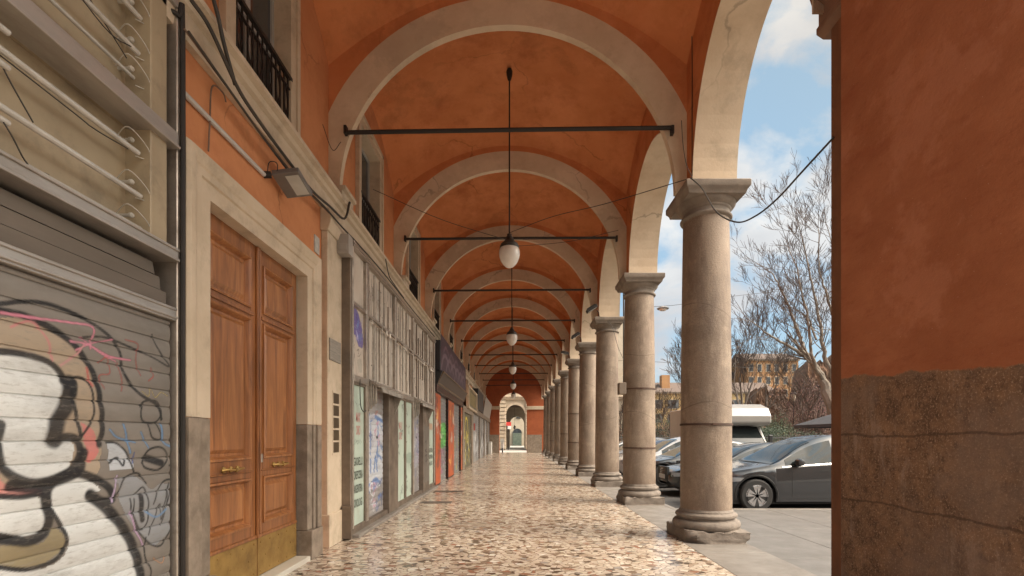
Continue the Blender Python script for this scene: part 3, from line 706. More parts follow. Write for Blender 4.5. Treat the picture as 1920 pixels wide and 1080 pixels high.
for p, wd, c in [
  ([(-120,0),(0,20),(100,12),(200,20),(330,70),(420,130),(475,195),(495,290),(555,370),(625,415),(640,470)], 15, BLK),
  ([(-120,20),(0,45),(120,70),(240,130),(320,200),(380,300),(405,400),(412,500),(400,570)], 26, BLK),
  ([(-160,230),(-60,205),(0,205),(100,215),(200,245),(255,295),(275,340)], 24, BLK),
  ([(285,330),(280,400),(240,480),(225,550)], 62, BLK), ([(260,320),(300,320),(300,370)], 30, BLK),
  ([(20,490),(12,530),(8,600),(30,660),(80,700),(150,718),(230,700),(300,660),(325,600),(315,550),(270,540),(235,560)], 32, BLK),
  ([(60,730),(150,735),(240,710),(320,670),(340,600)], 40, BLK),
  ([(270,320),(320,305),(360,330),(380,400),(375,470),(350,510),(330,540)], 10, BLK), ([(300,400),(315,470),(330,540)], 16, BLK),
  ([(195,790),(205,740),(250,695),(310,680),(380,700),(430,730),(455,775),(420,790),(360,765)], 34, BLK),
  ([(365,765),(430,820),(490,890),(535,980),(560,1090),(562,1300)], 48, BLK),
  ([(-150,775),(0,770),(100,772),(190,755)], 20, BLK), ([(188,770),(205,850),(190,910),(130,945),(60,940),(-120,915)], 36, BLK),
  ([(205,780),(225,840),(265,905),(272,960),(225,1020),(120,1055),(0,1045),(-100,1030)], 16, BLK),
  ([(605,140),(618,180),(640,215),(670,265),(600,225),(500,180),(420,150),(340,150)], 9, BLK),
  ([(560,420),(575,400),(620,400),(640,440),(620,480),(575,480),(560,450),(570,410)], 9, BLK), ([(590,490),(605,540),(640,545),(620,480)], 9, BLK),
  ([(565,640),(590,590),(640,580),(665,620),(630,665),(580,660),(565,640)], 10, BLK), ([(580,620),(640,640)], 34, BLK),
  ([(430,560),(470,565),(510,610),(535,680)], 10, BLK), ([(440,640),(470,620),(490,650),(500,630)], 10, BLK),
  ([(540,760),(570,735),(590,790),(585,870),(560,900),(535,850),(535,780)], 9, BLK), ([(562,770),(566,860)], 30, BLK),
  ([(470,760),(500,700),(550,680),(580,720)], 9, BLK), ([(520,780),(530,860),(570,930),(625,965),(660,930),(700,820),(705,740),(680,705),(640,720),(610,800)], 9, BLK),
  ([(590,920),(615,850),(635,800),(640,860),(660,760),(668,720),(662,800),(690,790)], 8, BLK), ([(640,880),(700,640),(670,650)], 8, BLK),
  ([(580,930),(575,1000),(600,1060),(590,1150)], 9, BLK),
  ([(20,55),(150,75),(280,92),(375,112),(366,180),(365,195)], 10, PNK), ([(290,165),(360,180),(440,225),(520,240)], 9, PNK), ([(310,200),(370,175),(450,160)], 7, PNK), ([(330,150),(400,210),(465,245)], 7, PNK),
  ([(400,250),(430,230),(440,290),(400,300),(420,350)], 6, RED), ([(470,250),(490,330),(485,360)], 6, RED), ([(500,160),(550,180),(540,240),(560,300)], 6, RED), ([(600,270),(610,300),(590,320)], 7, RED), ([(60,110),(140,90),(200,160),(220,240)], 8, (.5,.2,.2)), ([(250,260),(310,220),(340,180)], 8, (.5,.25,.25)), ([(350,270),(360,310),(375,340)], 9, RED),
  ([(495,490),(510,560),(520,600)], 12, BLU), ([(560,520),(590,580)], 10, BLU), ([(640,490),(650,560),(690,580)], 14, BLU), ([(440,510),(470,540),(540,560)], 10, BLU), ([(580,830),(620,850),(660,820)], 9, BLU), ([(535,600),(530,640)], 7, (.05,.08,.3)),
  ([(565,360),(590,380),(600,350),(615,385),(640,365),(665,380)], 5, (.55,.42,.15)), ([(520,830),(540,900),(570,960)], 10, (.45,.3,.45)), ([(470,690),(460,740),(450,790)], 10, (.45,.35,.5)), ([(610,1010),(640,1030),(655,1005)], 6, (.6,.3,.15))]:
    Lr.append(('stroke', tr(p), wpx(wd), c, .94))
M_shut = mat('graffiti_shutter_steel', (.23,.205,.18), (.175,.155,.135), rough=.5, metal=.25, scale=2.2, stretch=(1,.6,1.6), attr='paint', dirt=(.12,.10,.08), dscale=4, damt=.35, rvar=.1)
shutter('roller_shutter', XS-.03, YA, YB-.02, .02, 2.37, .122, M_shut, SH, res=.008, layers=Lr, deep=.010)
mb = MB(); mb.box(XS-.06, XS+.015, YA, YB, 2.37, 2.47); mb.box(XS-.05, XS+.03, YA+.01, YB-.004, 2.385, 2.40); mb.box(XS-.05, XS+.026, YA+.01, YB-.004, 2.445, 2.465); mb.build('shutter_rail', M_alub, SH, bevel=.004)
M_slat = mat('old_brown_slats', (.16,.13,.105), (.11,.09,.07), rough=.6, metal=.3, stretch=(1,.3,1))
mb = MB()
for k in range(3): mb.prism([(XS-.08-.012*k,2.475+.1*k),(XS-.03-.012*k,2.48+.1*k),(XS-.03-.02*k,2.572+.1*k),(XS-.08-.02*k,2.577+.1*k)], 'y', YA, YB-.05-.04*k)
mb.build('upper_slats', M_slat, SH)
MB().box(XS-.5, XS-.25, YA, YB, 0, 2.86).build('opening_backing', M_void, SH)
# sign box: beige lined trays with neon tubes
M_tray = mat('tray_beige', (.38,.30,.195), (.29,.225,.145), rough=.5, scale=1.2, dirt=(.10,.075,.05), dscale=1.5, damt=.75, dlo=.50, dhi=.72)
M_tube = mat('neon_tube_glass', (.50,.465,.42), (.38,.35,.31), rough=.22, spec=.8, scale=8)
sb = MB()
sb.box(XS-.20, XS-.18, YA, 3.60, 2.9, 4.72)
sb.box(XS-.20, XS+.0, 3.44, 3.60, 2.9, 3.68)  # side reveals
sb.box(XS-.20, XS+.0, 3.44, 3.60, 3.78, 4.72)
sb.box(XS-.18, XS+.0, YA, 3.44, 3.66, 3.68); sb.box(XS-.18, XS, YA, 3.44, 3.78, 3.80)
sb.build('sign_tray', M_tray, SH, bevel=.006)
mb = MB()
mb.box(XS-.2, XS+.03, YA, YB, 2.82, 2.90); mb.box(XS-.15, XS+.045, YA+.01, YB-.004, 2.812, 2.83); mb.box(XS-.15, XS+.045, YA+.01, YB-.004, 2.888, 2.906)
mb.box(XS-.2, XS+.03, YA, YB, 3.665, 3.78); mb.box(XS-.15, XS+.05, YA+.01, YB-.004, 3.655, 3.675); mb.box(XS-.2, XS+.03, YA, YB, 4.72, 4.8)
mb.build('sign_frame', M_alub, SH, bevel=.003)
tb = MB(); el = MB()
for z, ya, ye in [(2.95,2.62,3.42),(3.18,YA,3.42),(3.47,YA,3.40),(4.16,YA,3.40),(4.42,YA,3.42),(3.93,YA,2.2),(4.62,YA,3.35)]:
    if ye > 3: MB().tube([(XS-.06,ya,z),(XS-.06,ye,z)], .018, 10).build('neon_tube', M_tube, SH, smooth=True)
for z in (3.10, 3.38, 3.56): MB().tube([(XS-.03,YA,z),(XS-.03,2.50,z)], .016, 10).build('neon_tube', M_tube, SH, smooth=True)
for ya_, yb_, z in ((YA, 2.42, 3.24), (YA, 2.44, 3.02), (2.7, 3.40, 3.99), (YA, 3.1, 4.30)): MB().tube([(XS-.09,ya_,z),(XS-.09,yb_,z)], .012, 8).build('neon_tube', M_tube, SH, smooth=True)
for z in (2.97, 3.20, 3.49, 4.18, 4.44, 3.98):
    el = MB()
    el.tube([(XS-.18,3.38,z+.06),(XS-.08,3.38,z+.06)], .012, 8); el.lathe([(.010,0),(.018,.01),(.018,.025),(.010,.035)], (XS-.11,3.38,z+.06), 10, axis='x')
    el.tube([tuple(p) for p in crv([(XS-.17,3.34,z+.05),(XS-.05,3.30,z+.10),(XS-.01,3.42,z+.03),(XS-.03,3.46,z-.03),(XS-.08,3.40,z-.04)], 5)], .0035, 5)
    el.build('electrode', mat('ceramic_white', (.5,.46,.4), rough=.4), SH, smooth=True)
wr = MB()
for pts in [[(XS-.05,YA,3.5),(XS-.05,2.75,3.42),(XS-.04,3.0,3.40),(XS-.05,3.3,3.44)], [(XS-.04,2.2,4.6),(XS-.03,2.6,4.25),(XS-.05,3.1,4.10),(XS-.05,3.36,4.16)], [(XS-.08,2.4,4.4),(XS-.06,2.75,4.52),(XS-.08,2.9,4.3),(XS-.06,3.3,4.05)],
            [(XS-.05,2.42,3.5),(XS-.04,2.5,3.35),(XS-.05,2.65,3.2)], [(XS-.05,2.4,3.2),(XS-.02,2.5,3.05),(XS-.05,2.62,2.96),(XS-.06,2.75,2.97)]]:
    wr.tube([tuple(p) for p in crv(pts, 6)], .004, 5)
wr.build('sign_wire', M_cable, SH)
tag(MB().box(XS-.2, XS+.02, YB, YB+.055, 0, 4.75).build('corner_post', M_alu, SH, bevel=.006), 'upright aluminium corner post')
mb = MB(); mb.tube([tuple(p) for p in crv([(XS+.04,YB+.03,0),(XS+.04,YB+.03,2),(XS+.04,YB+.03,4.55),(XS+.03,YB+.0,4.66),(XS-.05,YB-.05,4.68)], 6)], .018, 8); mb.build('black_pipe', M_iron, SH, smooth=True)

# ------------------------------------------------------------------ wooden street door
def wood_mat(name, c1, c2, c3):
    m = bpy.data.materials.new(name); m.use_nodes = True; t = m.node_tree; b = t.nodes['Principled BSDF']; K = t.links.new
    g_ = N(t, 'ShaderNodeNewGeometry'); mp_ = N(t, 'ShaderNodeMapping'); mp_.inputs['Scale'].default_value = (6, 6, .55); K(g_.outputs['Position'], mp_.inputs[0])
    n_ = N(t, 'ShaderNodeTexNoise'); n_.inputs['Scale'].default_value = 2.2; n_.inputs['Detail'].default_value = 9; n_.inputs['Distortion'].default_value = 1.1; n_.inputs['Roughness'].default_value = .6; K(mp_.outputs[0], n_.inputs[0])
    r = N(t, 'ShaderNodeValToRGB'); e = r.color_ramp.elements; e[0].position = .3; e[0].color = (*c1, 1); e[1].position = .7; e[1].color = (*c2, 1); x = e.new(.52); x.color = (*c3, 1)
    K(n_.outputs[0], r.inputs[0])
    n2_ = N(t, 'ShaderNodeTexNoise'); n2_.inputs['Scale'].default_value = 1.6; n2_.inputs['Detail'].default_value = 6; K(g_.outputs['Position'], n2_.inputs[0])
    mx_ = N(t, 'ShaderNodeMixRGB', blend_type='MULTIPLY'); mx_.inputs[0].default_value = .45; K(r.outputs[0], mx_.inputs[1]); K(n2_.outputs['Color'], mx_.inputs[2])
    mr = N(t, 'ShaderNodeMapRange'); mr.inputs[1].default_value = .35; mr.inputs[2].default_value = .65; mr.inputs[3].default_value = .55; mr.inputs[4].default_value = 1.1; K(n2_.outputs[0], mr.inputs[0]); K(mr.outputs[0], mx_.inputs[2])
    K(mx_.outputs[0], b.inputs['Base Color']); b.inputs['Roughness'].default_value = .38; b.inputs['Coat Weight'].default_value = .25; b.inputs['Coat Roughness'].default_value = .25
    return m
M_wood = wood_mat('walnut_varnish', (.16,.060,.020), (.37,.150,.048), (.27,.100,.032))
M_woodp = wood_mat('walnut_panel', (.19,.070,.024), (.45,.195,.066), (.33,.128,.041))
M_brass = mat('old_brass', (.46,.29,.09), (.32,.19,.06), rough=.5, metal=.6, scale=4, dirt=(.16,.09,.035), dscale=3, damt=.7, rvar=.1)
XD = -2.66
D = thing('wooden_street_door', 'tall two leaf walnut door with brass kick plates inside a cream stone surround', 'door', (XD, 5.03, 0))
ya, ym, yb = 4.12, 5.06, 5.97
for (a, b, hnd) in ((ya, ym-.004, 0), (ym+.004, yb, 1)):
    mb = MB(); st = .115
    X0, X1 = XD-.06, XD
    panels = [(.60,1.09),(1.28,2.70),(2.80,3.31)]
    zz = [.47]+[v for p in panels for v in p]+[3.47]
    mb.box(X0, X1, a, a+st, .06, 3.47); mb.box(X0, X1, b-st, b, .06, 3.47)
    for k in range(0, len(zz), 2): mb.box(X0, X1, a+st, b-st, zz[k] if k else .06, zz[k+1])
    leaf = mb.build('door_leaf', M_wood, D, bevel=.004)
    for (z0, z1) in panels:
        pb = MB(); y0, y1 = a+st, b-st
        fr = [(0,0,.000),(.0,.0,.018),(.018,.018,.022),(.03,.03,.002),(.045,.045,-.036),(.07,.07,-.036),(.105,.105,-.012)]
        rings = [(y0+i, y1-i, z0+j, z1-j, XD+h-.003) for i, j, h in fr]
        vs = []; fs = []
        for r in rings: vs += [(r[4],r[0],r[2]),(r[4],r[1],r[2]),(r[4],r[1],r[3]),(r[4],r[0],r[3])]
        for k in range(len(rings)-1):
            for q in range(4): fs.append((k*4+q, k*4+(q+1)%4, (k+1)*4+(q+1)%4, (k+1)*4+q))
        fs.append(tuple(range(len(vs)-4, len(vs))))
        pb.add(vs, fs); pb.build('door_panel', M_woodp, leaf, fix=False)
    mb = MB(); mb.box(XD+.001, XD+.016, a+.01, b-.01, .46, .495); mb.box(XD+.001, XD+.02, a+st*.6, b-st*.6, 2.73, 2.765); mb.box(XD+.001, XD+.016, a+st*.6, b-st*.6, 1.15, 1.165)
    mb.build('moulding', M_wood, leaf, bevel=.004)
    mb = MB(); mb.box(XD+.001, XD+.006, a+.005, b-.005, .065, .455)
    kp = mb.build('kick_plate', M_brass, D)
    rv = MB()
    for yy in np.linspace(a+.06, b-.06, 5):
        for z in (.11, .41): rv.lathe([(.012,0),(.010,.006),(.001,.009)], (XD+.006, yy, z), 8, axis='x')
    for yy in np.linspace(a+.16, b-.16, 3): rv.lathe([(.010,0),(.008,.005),(.001,.007)], (XD+.006, yy, .26), 8, axis='x')
    rv.build('rivet', M_brass, kp, smooth=True)
    yc = (a+b)/2
    hb = MB(); hb.tube([tuple(p) for p in crv([(XD+.02,yc-.17,1.20),(XD+.055,yc-.12,1.205),(XD+.06,yc,1.195),(XD+.055,yc+.12,1.205),(XD+.02,yc+.17,1.20)], 5)], .011, 8)
    for s_ in (-1, 0, 1): hb.lathe([(.03,0),(.028,.012),(.012,.02),(.012,.045)], (XD+.001, yc+s_*.11, 1.20), 12, axis='x')
    hb.lathe([(.018,-.02),(.022,0),(.018,.02)], (XD+.058, yc, 1.196), 10, axis='y')
    hb.build('handle', M_brass, leaf, smooth=True)
mb = MB(); mb.box(XD+.001, XD+.03, ym-.028, ym+.028, .46, 3.46); mb.box(XD+.03, XD+.042, ym-.014, ym+.014, .5, 3.42); mb.build('meeting_stile', M_wood, D, bevel=.006)
mb = MB(); mb.box(XD+.032, XD+.048, ym+.002, ym+.04, 1.24, 1.33); mb.build('lock', M_alu, D, bevel=.005)
# stone surround
prof = [(.0, .0), (.0, .13), (.018, .14), (.018, .20), (.03, .215), (.045, .26), (.05, .31), (.02, .33), (-.14, .33), (-.14, 0)]   # (out from -2.5, away from opening)
o0, o1, zt = 4.08, 5.995, 3.47
mb = MB()
XF = -2.53
def ring3(h, w_): return [(XF+h, o0-w_, 1.66), (XF+h, o0-w_, zt+w_), (XF+h, o1+w_, zt+w_), (XF+h, o1+w_, 1.66)]
vs = []; fs = []
for h, w_ in prof: vs += ring3(h, w_)
n = len(prof)
for i in range(n):
    for k in range(3): fs.append((i*4+k, i*4+k+1, ((i+1)%n)*4+k+1, ((i+1)%n)*4+k))
mb.add(vs, fs); 
sur = mb.build('stone_surround', M_cream, D)
mb = MB()
for s_, oo in ((-1, o0), (1, o1)):
    for (h, w0, w1) in ((.0,0,.135),(.02,.137,.205),(.045,.208,.33)):
        e = sorted((oo+s_*w0, oo+s_*w1)); mb.box(-2.68, XF+h, e[0], e[1], .36, 1.655)
    e = sorted((oo, oo+s_*.345)); mb.box(-2.68, XF+.055, e[0]-.0, e[1], .0, .355)
mb.build('surround_base', M_dark, D, bevel=.006)
mb = MB(); mb.box(-2.72, -2.49, 4.09, 5.99, -.01, .055); mb.build('threshold', mat('white_marble', (.62,.58,.50), (.5,.46,.39), rough=.4), D, bevel=.008)
tag(sur, 'cream moulded stone frame, bare above its grey lower blocks')

# ------------------------------------------------------------------ things fixed on the left wall
P = thing('wall_floodlight', 'grey flat floodlight on a long white conduit above the wooden door', 'floodlight', (-2.6, 5.3, 4.2))
mb = MB(); mb.tube([(-2.595,3.80,4.20),(-2.595,5.08,4.22)], .022, 8); mb.build('conduit', mat('white_conduit', (.50,.48,.45), (.4,.38,.35), rough=.5), P)
mb = MB(); rr = Matrix.Rotation(rad(-6), 3, 'Y') @ Matrix.Rotation(rad(-14), 3, 'X')
def rbx(m, bx, o_, R_): 
    t = MB().box(*bx); m.add([tuple(Vector(o_)+R_ @ Vector(v)) for v in t.v], t.f)
rbx(mb, (0,.29,-.18,.18,-.03,.03), (-2.57,5.36,4.26), rr); rbx(mb, (.02,.26,-.14,.14,.03,.055), (-2.57,5.36,4.26), rr)
mb.build('housing', mat('lamp_grey', (.20,.19,.18), (.16,.15,.14), rough=.5, metal=.4), P, bevel=.01, seg=2)
mb = MB(); rbx(mb, (.13,.27,-.14,.14,-.037,-.031), (-2.57,5.36,4.26), rr); mb.build('lens', M_fglass, P)
mb = MB(); mb.tube([(-2.62,5.12,4.24),(-2.55,5.14,4.25)], .035, 8); mb.tube([tuple(p) for p in crv([(-2.58,5.12,4.26),(-2.55,5.10,4.36),(-2.5,5.16,4.38),(-2.52,5.2,4.28)], 5)], .005, 5); mb.build('bracket', M_iron, P)

P = thing('intercom_panel', 'five small square bronze intercom plates in a column on the cream pilaster', 'intercom', (-2.53, 6.93, 1.5))
M_br = mat('bronze_plate', (.14,.10,.06), (.10,.07,.045), rough=.45, metal=.6)
for i in range(5):
    z1 = 2.12-.172*i; a = MB().box(-2.53, -2.515, 6.83, 7.03, z1-.145, z1).build('button_plate', M_br, P, bevel=.003)
MB().box(-2.529, -2.5235, 6.80, 7.06, 1.25, 2.15).build('backing_plate', M_cream, P)
mb = MB(); mb.box(-2.53, -2.512, 6.68, 7.10, 2.56, 2.86)
P = tag(mb.build('stone_plaque', mat('grey_plaque', (.30,.265,.22), (.20,.175,.15), rough=.6, scale=30, stretch=(1,.2,2)), None, bevel=.004), 'small grey inscribed stone plaque above the intercom plates', 'plaque')
mb = MB(); mb.box(-2.53, -2.36, 6.98, 7.16, 4.12, 4.40); mb.box(-2.50, -2.38, 6.97, 6.979, 4.16, 4.26)
tag(mb.build('alarm_box', mat('box_grey', (.34,.31,.28), (.27,.24,.21), rough=.5), None, bevel=.008), 'small grey alarm box high on the pilaster beside the steel shopfront', 'box')
mb = MB(); mb.box(-2.62, -2.604, 6.38, 6.56, 3.0, 3.2)
mb = MB()
mb.box(-2.62,-2.606, 6.40, 6.55, 3.93, 4.15)
tag(mb.build('street_number', mat('number_plate_stone', (.5,.47,.43), (.35,.33,.3), scale=20), None), 'small worn pale plate above the right corner of the door surround', 'plate')

# cables along the cornice
def cable(name, pts, r, label, n=6, m=None, group='loose cables'):
    mb = MB(); mb.tube([tuple(p) for p in crv(pts, n)], r, 6)
    return tag(mb.build(name, m or M_cable, None, smooth=True), label, 'cable', group)
cable('cable', [(-2.44,3.7,4.80),(-2.42,3.9,4.75),(-2.41,4.25,4.55),(-2.42,4.6,4.50),(-2.43,5.2,4.47),(-2.44,5.9,4.47),(-2.45,6.5,4.56),(-2.43,7.0,4.62),(-2.42,7.2,4.95)], .016, 'thick black cable sagging under the cornice above the door')
cable('cable', [(-2.46,3.7,4.56),(-2.46,4.2,4.50),(-2.47,4.9,4.44),(-2.48,5.6,4.42),(-2.48,6.3,4.50),(-2.43,6.9,4.46),(-2.38,7.5,4.44),(-2.37,9,4.47),(-2.37,11.5,4.46),(-2.37,14.5,4.48)], .011, 'long thin cable from the door to the far end of the steel shopfront')
cable('cable', [(-2.49,3.7,4.58),(-2.50,4.3,4.54),(-2.51,5.0,4.50),(-2.51,5.8,4.48),(-2.50,6.6,4.52)], .008, 'thin cable clipped against the wall just under the cornice', m=mat('cable_brown', (.10,.06,.04), (.2,.13,.09)))
cable('cable', [(-2.60,4.42,4.52),(-2.59,4.35,4.56),(-2.59,4.2,4.5),(-2.59,4.17,4.2),(-2.59,4.15,3.92)], .007, 'short brown cable end hanging left of the white conduit', m=mat('cable_brown', (.10,.06,.04)))
cable('cable', [(-2.42,3.4,5.6),(-2.40,3.9,5.0),(-2.40,4.05,4.75),(-2.42,4.25,4.55)], .018, 'thick black cable dropping steeply beside the near balcony')
cable('cable', [(2.45,6.84,5.12),(2.52,6.6,4.85),(2.55,6.2,4.35),(2.58,5.7,4.0),(2.6,5.3,3.89),(2.62,4.9,3.88),(2.64,4.5,3.94),(2.68,4.12,4.02)], .009, 'slack black cable from the nearest capital to the near pier', n=8)
cable('cable', [(-2.6,9.0,6.05),(-1.4,9.6,5.75),(0,10.2,5.55),(-.0,10.9,5.75),(1.2,10.9,5.85),(2.3,10.9,6.1)], .006, 'thin wire sagging across the walkway before the second arch')
cable('cable', [(-.1,9.4,5.42),(.7,9.0,5.55),(1.5,8.2,5.4),(2.45,7.0,5.18)], .006, 'thin wire from the nearest pendant lamp to the nearest capital')
cable('cable', [(-2.7,6.9,5.9),(-2.6,7.0,5.6),(-2.5,7.06,5.75)], .005, 'thin looped wire on the left foot of the nearest arch')
cable('cable', [(2.40,7.06,6.06),(2.42,7.05,5.7),(2.46,7.02,5.4),(2.5,6.9,5.15)], .005, 'thin wire dropping from the tie rod to the nearest capital')
cable('cable', [(2.55,7.09,8.1),(2.56,7.08,7.0),(2.56,7.08,6.2),(2.56,7.08,5.2)], .006, 'thin wire running down beside the nearest arch to its capital')
cable('cable', [(3.30,14.9,6.2),(3.31,14.9,5.5),(3.31,14.9,4.0),(3.31,14.9,2.0),(3.31,14.9,.1)], .022, 'black pipe running down just outside the third column')
cable('cable', [(2.55,14.9,5.2),(2.9,14.8,4.9),(3.1,14.7,4.2),(3.25,14.6,3.8)], .007, 'thin wire crossing the neck of the third column')
cable('cable', [(-2.45,9.3,4.9),(-2.40,9.35,4.6),(-2.36,9.5,4.5),(-2.35,10.4,4.46)], .010, 'cable loop around the corbel over the steel shopfront')

# ------------------------------------------------------------------ shop 2: steel shopfront stripped of its sign letters
X2 = -2.40
S2 = thing('steel_shopfront', 'long stripped steel shopfront with mint poster panels and two grey rolling shutters', 'shopfront', (X2, 11, 0), 'shopfronts along the left wall')
y0s, y1s = 7.19, 14.75
mb = MB()
mb.box(-2.62, X2+.0, 7.17, 7.25, 0, 4.40)
mb.build('end_panel', M_aludark, S2, bevel=.004)
mb = MB(); mb.prism([(X2-.10,7.10),(X2+.03,7.10),(X2+.01,7.17),(X2-.12,7.169)], 'z', .03, .5)
mb.build('bent_skirting', M_aludark, S2)
mb = MB()
mb.box(X2-.15, X2+.03, y0s+.06, y1s, 4.33, 4.42); mb.box(X2-.15, X2+.045, y0s+.06, y1s, 4.36, 4.385)
mb.build('top_rail', M_alu, S2, bevel=.004)
posts = [(7.25,7.30),(7.93,8.04),(9.82,9.93),(11.58,11.68),(13.42,13.52),(14.62,14.75)]
for (a, b) in posts:
    MB().box(X2-.15, X2+.012, a, b, (.14 if (a, b) in (posts[0], posts[1], posts[3], posts[5]) else 2.36), 4.33).build('post', M_alu, S2, bevel=.004)
mb = MB(); mb.box(X2-.14, X2+.008, 7.30, 14.62, 3.49, 3.54); mb.build('transom', M_alu, S2, bevel=.004)
mb = MB(); mb.box(X2-.14, X2+.02, 7.30, 14.62, 2.34, 2.44); mb.build('lintel_rail', M_alu, S2, bevel=.004)
rnd = random.Random(11)
M_pan = mat('sign_panel', (.56,.49,.415), (.47,.40,.335), rough=.55, scale=3, stretch=(1,1,.4), attr='paint', dirt=(.2,.165,.13), dscale=4, damt=.5)
def painted_panel(name, X, a, b, z0, z1, m, parent, layers, res=.02):
    ny, nz = max(2, int((b-a)/res)), max(2, int((z1-z0)/res))
    mb = MB(); mb.grid(lambda i, j: (X, a+(b-a)*i/(ny-1), z0+(z1-z0)*j/(nz-1)), ny, nz)
    o = mb.build(name, m, parent, fix=False); paint_attr(o, 1, 2, layers); return o
BR = (.10,.07,.05); DK = (.04,.032,.028)
bounds = [(7.30,7.93),(8.04,9.82),(9.93,11.58),(11.68,13.42),(13.52,14.62)]
for k, (a, b) in enumerate(bounds):
    for (z0, z1) in ((2.44,3.49),(3.54,4.33)):
        ly = []
        if k > 0:
            yy = a+.05
            while yy < b:
                wv = rnd.choice([.012,.02,.03,.05,.09]); 
                c_ = rnd.choice([BR, DK, (.24,.2,.17), (.5,.46,.42), (.55,.52,.48)])
                zz0 = z0 if rnd.random() < .7 else rnd.uniform(z0, z1-.2); zz1 = z1 if rnd.random() < .7 else rnd.uniform(zz0+.1, z1)
                ly.append(('stroke', [(yy, zz0), (yy+rnd.uniform(-.01,.01), zz1)], wv, c_, rnd.uniform(.5,1))); yy += rnd.uniform(.05, .2)
            for _ in range(16):
                u, v = rnd.uniform(a, b), rnd.uniform(z0, z0+.5*(z1-z0)); ly.append(('stroke', crv([(u, v), (u+rnd.uniform(-.03,.03), v+.1), (u+rnd.uniform(-.08,.08), v+rnd.uniform(.1,.35))], 3), rnd.uniform(.01,.025), rnd.choice([BR, DK]), .9))
            for _ in range(8):
                u, v = rnd.uniform(a, b), rnd.uniform(z0, z1); ly.append(('stroke', [(u, v), (u+.06, v)], .012, DK, 1))
        elif z0 < 3:
            ly += [('fill', crv([(7.34,3.36),(7.5,3.48),(7.7,3.42),(7.88,3.2),(7.9,2.96),(7.7,2.92),(7.55,3.05),(7.38,3.12),(7.34,3.36)], 5), 0, (.13,.10,.30))]
            for _ in range(10):
                u, v = rnd.uniform(7.38,7.85), rnd.uniform(3.0,3.4); ly.append(('stroke', crv([(u, v),(u+rnd.uniform(-.1,.1),v+.08),(u+rnd.uniform(-.1,.1),v-.05)], 4), .02, rnd.choice([(.4,.38,.6),(.05,.03,.1),(.12,.2,.42)]), 1))
            ly += [('stroke', crv([(7.42,2.86),(7.5,2.9),(7.48,2.7),(7.42,2.62)], 5), .014, DK), ('stroke', crv([(7.6,2.84),(7.7,2.88),(7.66,2.76),(7.76,2.8),(7.82,2.86)], 5), .012, DK), ('fill', crv([(7.62,2.7),(7.8,2.74),(7.86,2.56),(7.7,2.52)], 4), 0, (.5,.46,.38), .7)]
        o = painted_panel('sign_panel', X2-.045, a, b, z0, z1, M_pan, S2, ly)
    if k > 0:
        yy = a+.12
        while yy < b-.08:
            fb = MB(); zt_ = rnd.choice([4.30, 4.3, 4.0]); zb_ = rnd.choice([2.46, 2.5, 3.0]); wdt = rnd.choice([.012,.02,.03])
            fb.box(X2-.044, X2-.02, yy, yy+wdt, zb_, zt_); fb.build('sign_batten', rnd.choice([M_aludark, M_alu, M_tube]), S2); yy += rnd.uniform(.22, .42)
        tb = MB(); z = 3.44
        tb.tube([(X2+.01, a+.05, z), (X2+.02, (a+b)/2, z-.03), (X2+.01, b-.05, z)], .014, 6)
        for _ in range(6): u = rnd.uniform(a+.1, b-.1); tb.tube([(X2-.04, u, z+.03), (X2+.03, u, z+.03), (X2+.03, u, z-.05)], .008, 5)
        tb.build('tube_holder', M_alu, S2)
# lower zone
M_mint = mat('mint_poster', (.40,.475,.405), (.34,.41,.35), rough=.45, scale=2, attr='paint', dirt=(.28,.27,.22), dscale=3, damt=.5, spec=.5)
M_font = None
def text_on_wall(txt, X, yc, zc, wid, hei, m, parent, name='lettering'):
    cu = bpy.data.curves.new('t', 'FONT'); cu.body = txt; cu.align_x = 'CENTER'; cu.align_y = 'CENTER'; cu.size = 1; cu.offset = .015; cu.resolution_u = 3
    ob = bpy.data.objects.new('t', cu); COL.objects.link(ob); bpy.context.view_layer.update()
    me = bpy.data.meshes.new_from_object(ob.evaluated_get(bpy.context.evaluated_depsgraph_get())); bpy.data.objects.remove(ob)
    vs = [v.co.copy() for v in me.vertices]; xs_ = [v.x for v in vs]; ys_ = [v.y for v in vs]
    sx, sy = wid/(max(xs_)-min(xs_)), hei/(max(ys_)-min(ys_)); cx_, cy_ = (max(xs_)+min(xs_))/2, (max(ys_)+min(ys_))/2; o = wloc(parent)
    for v, q in zip(me.vertices, vs): v.co = (X-o.x, yc+(q.x-cx_)*sx-o.y, zc+(q.y-cy_)*sy-o.z)
    me.materials.clear(); me.materials.append(m); me.name = name
    ob = bpy.data.objects.new(name, me); COL.objects.link(ob); ob.parent = parent; return ob
M_tdark = mat('letter_dark', (.045,.055,.045), (.08,.09,.07)); M_tred = mat('letter_red', (.42,.16,.145), (.5,.26,.22))
def mint(a, b, z0=.16, z1=2.30, ly=None, letters=None):
    fr = MB(); fr.box(X2-.12, X2+.0, a, a+.04, .1, 2.34); fr.box(X2-.12, X2+.0, b-.04, b, .1, 2.34); fr.box(X2-.12, X2+.0, a+.04, b-.04, .1, z0); fr.box(X2-.12, X2+.0, a+.04, b-.04, z1, 2.34)
    fr.build('poster_frame', M_aludark, S2, bevel=.003)
    o = painted_panel('poster_panel', X2-.03, a+.04, b-.04, z0, z1, M_mint, S2, ly or [])
    for t_, z_, h_, m_ in (letters or []): text_on_wall(t_, X2-.027, (a+b)/2, z_, (b-a-.2)*min(1, len(t_)/10+.2), h_, m_, o)
    return o
LT = [('MAX', 1.81, .15, M_tred), ('ORO', 1.61, .15, M_tred), ('GIOIELLI', 1.13, .13, M_tdark), ('OREFICERIA', .92, .13, M_tdark), ('ARGENTERIA', .71, .13, M_tdark), ('OROLOGI', .49, .13, M_tdark)]
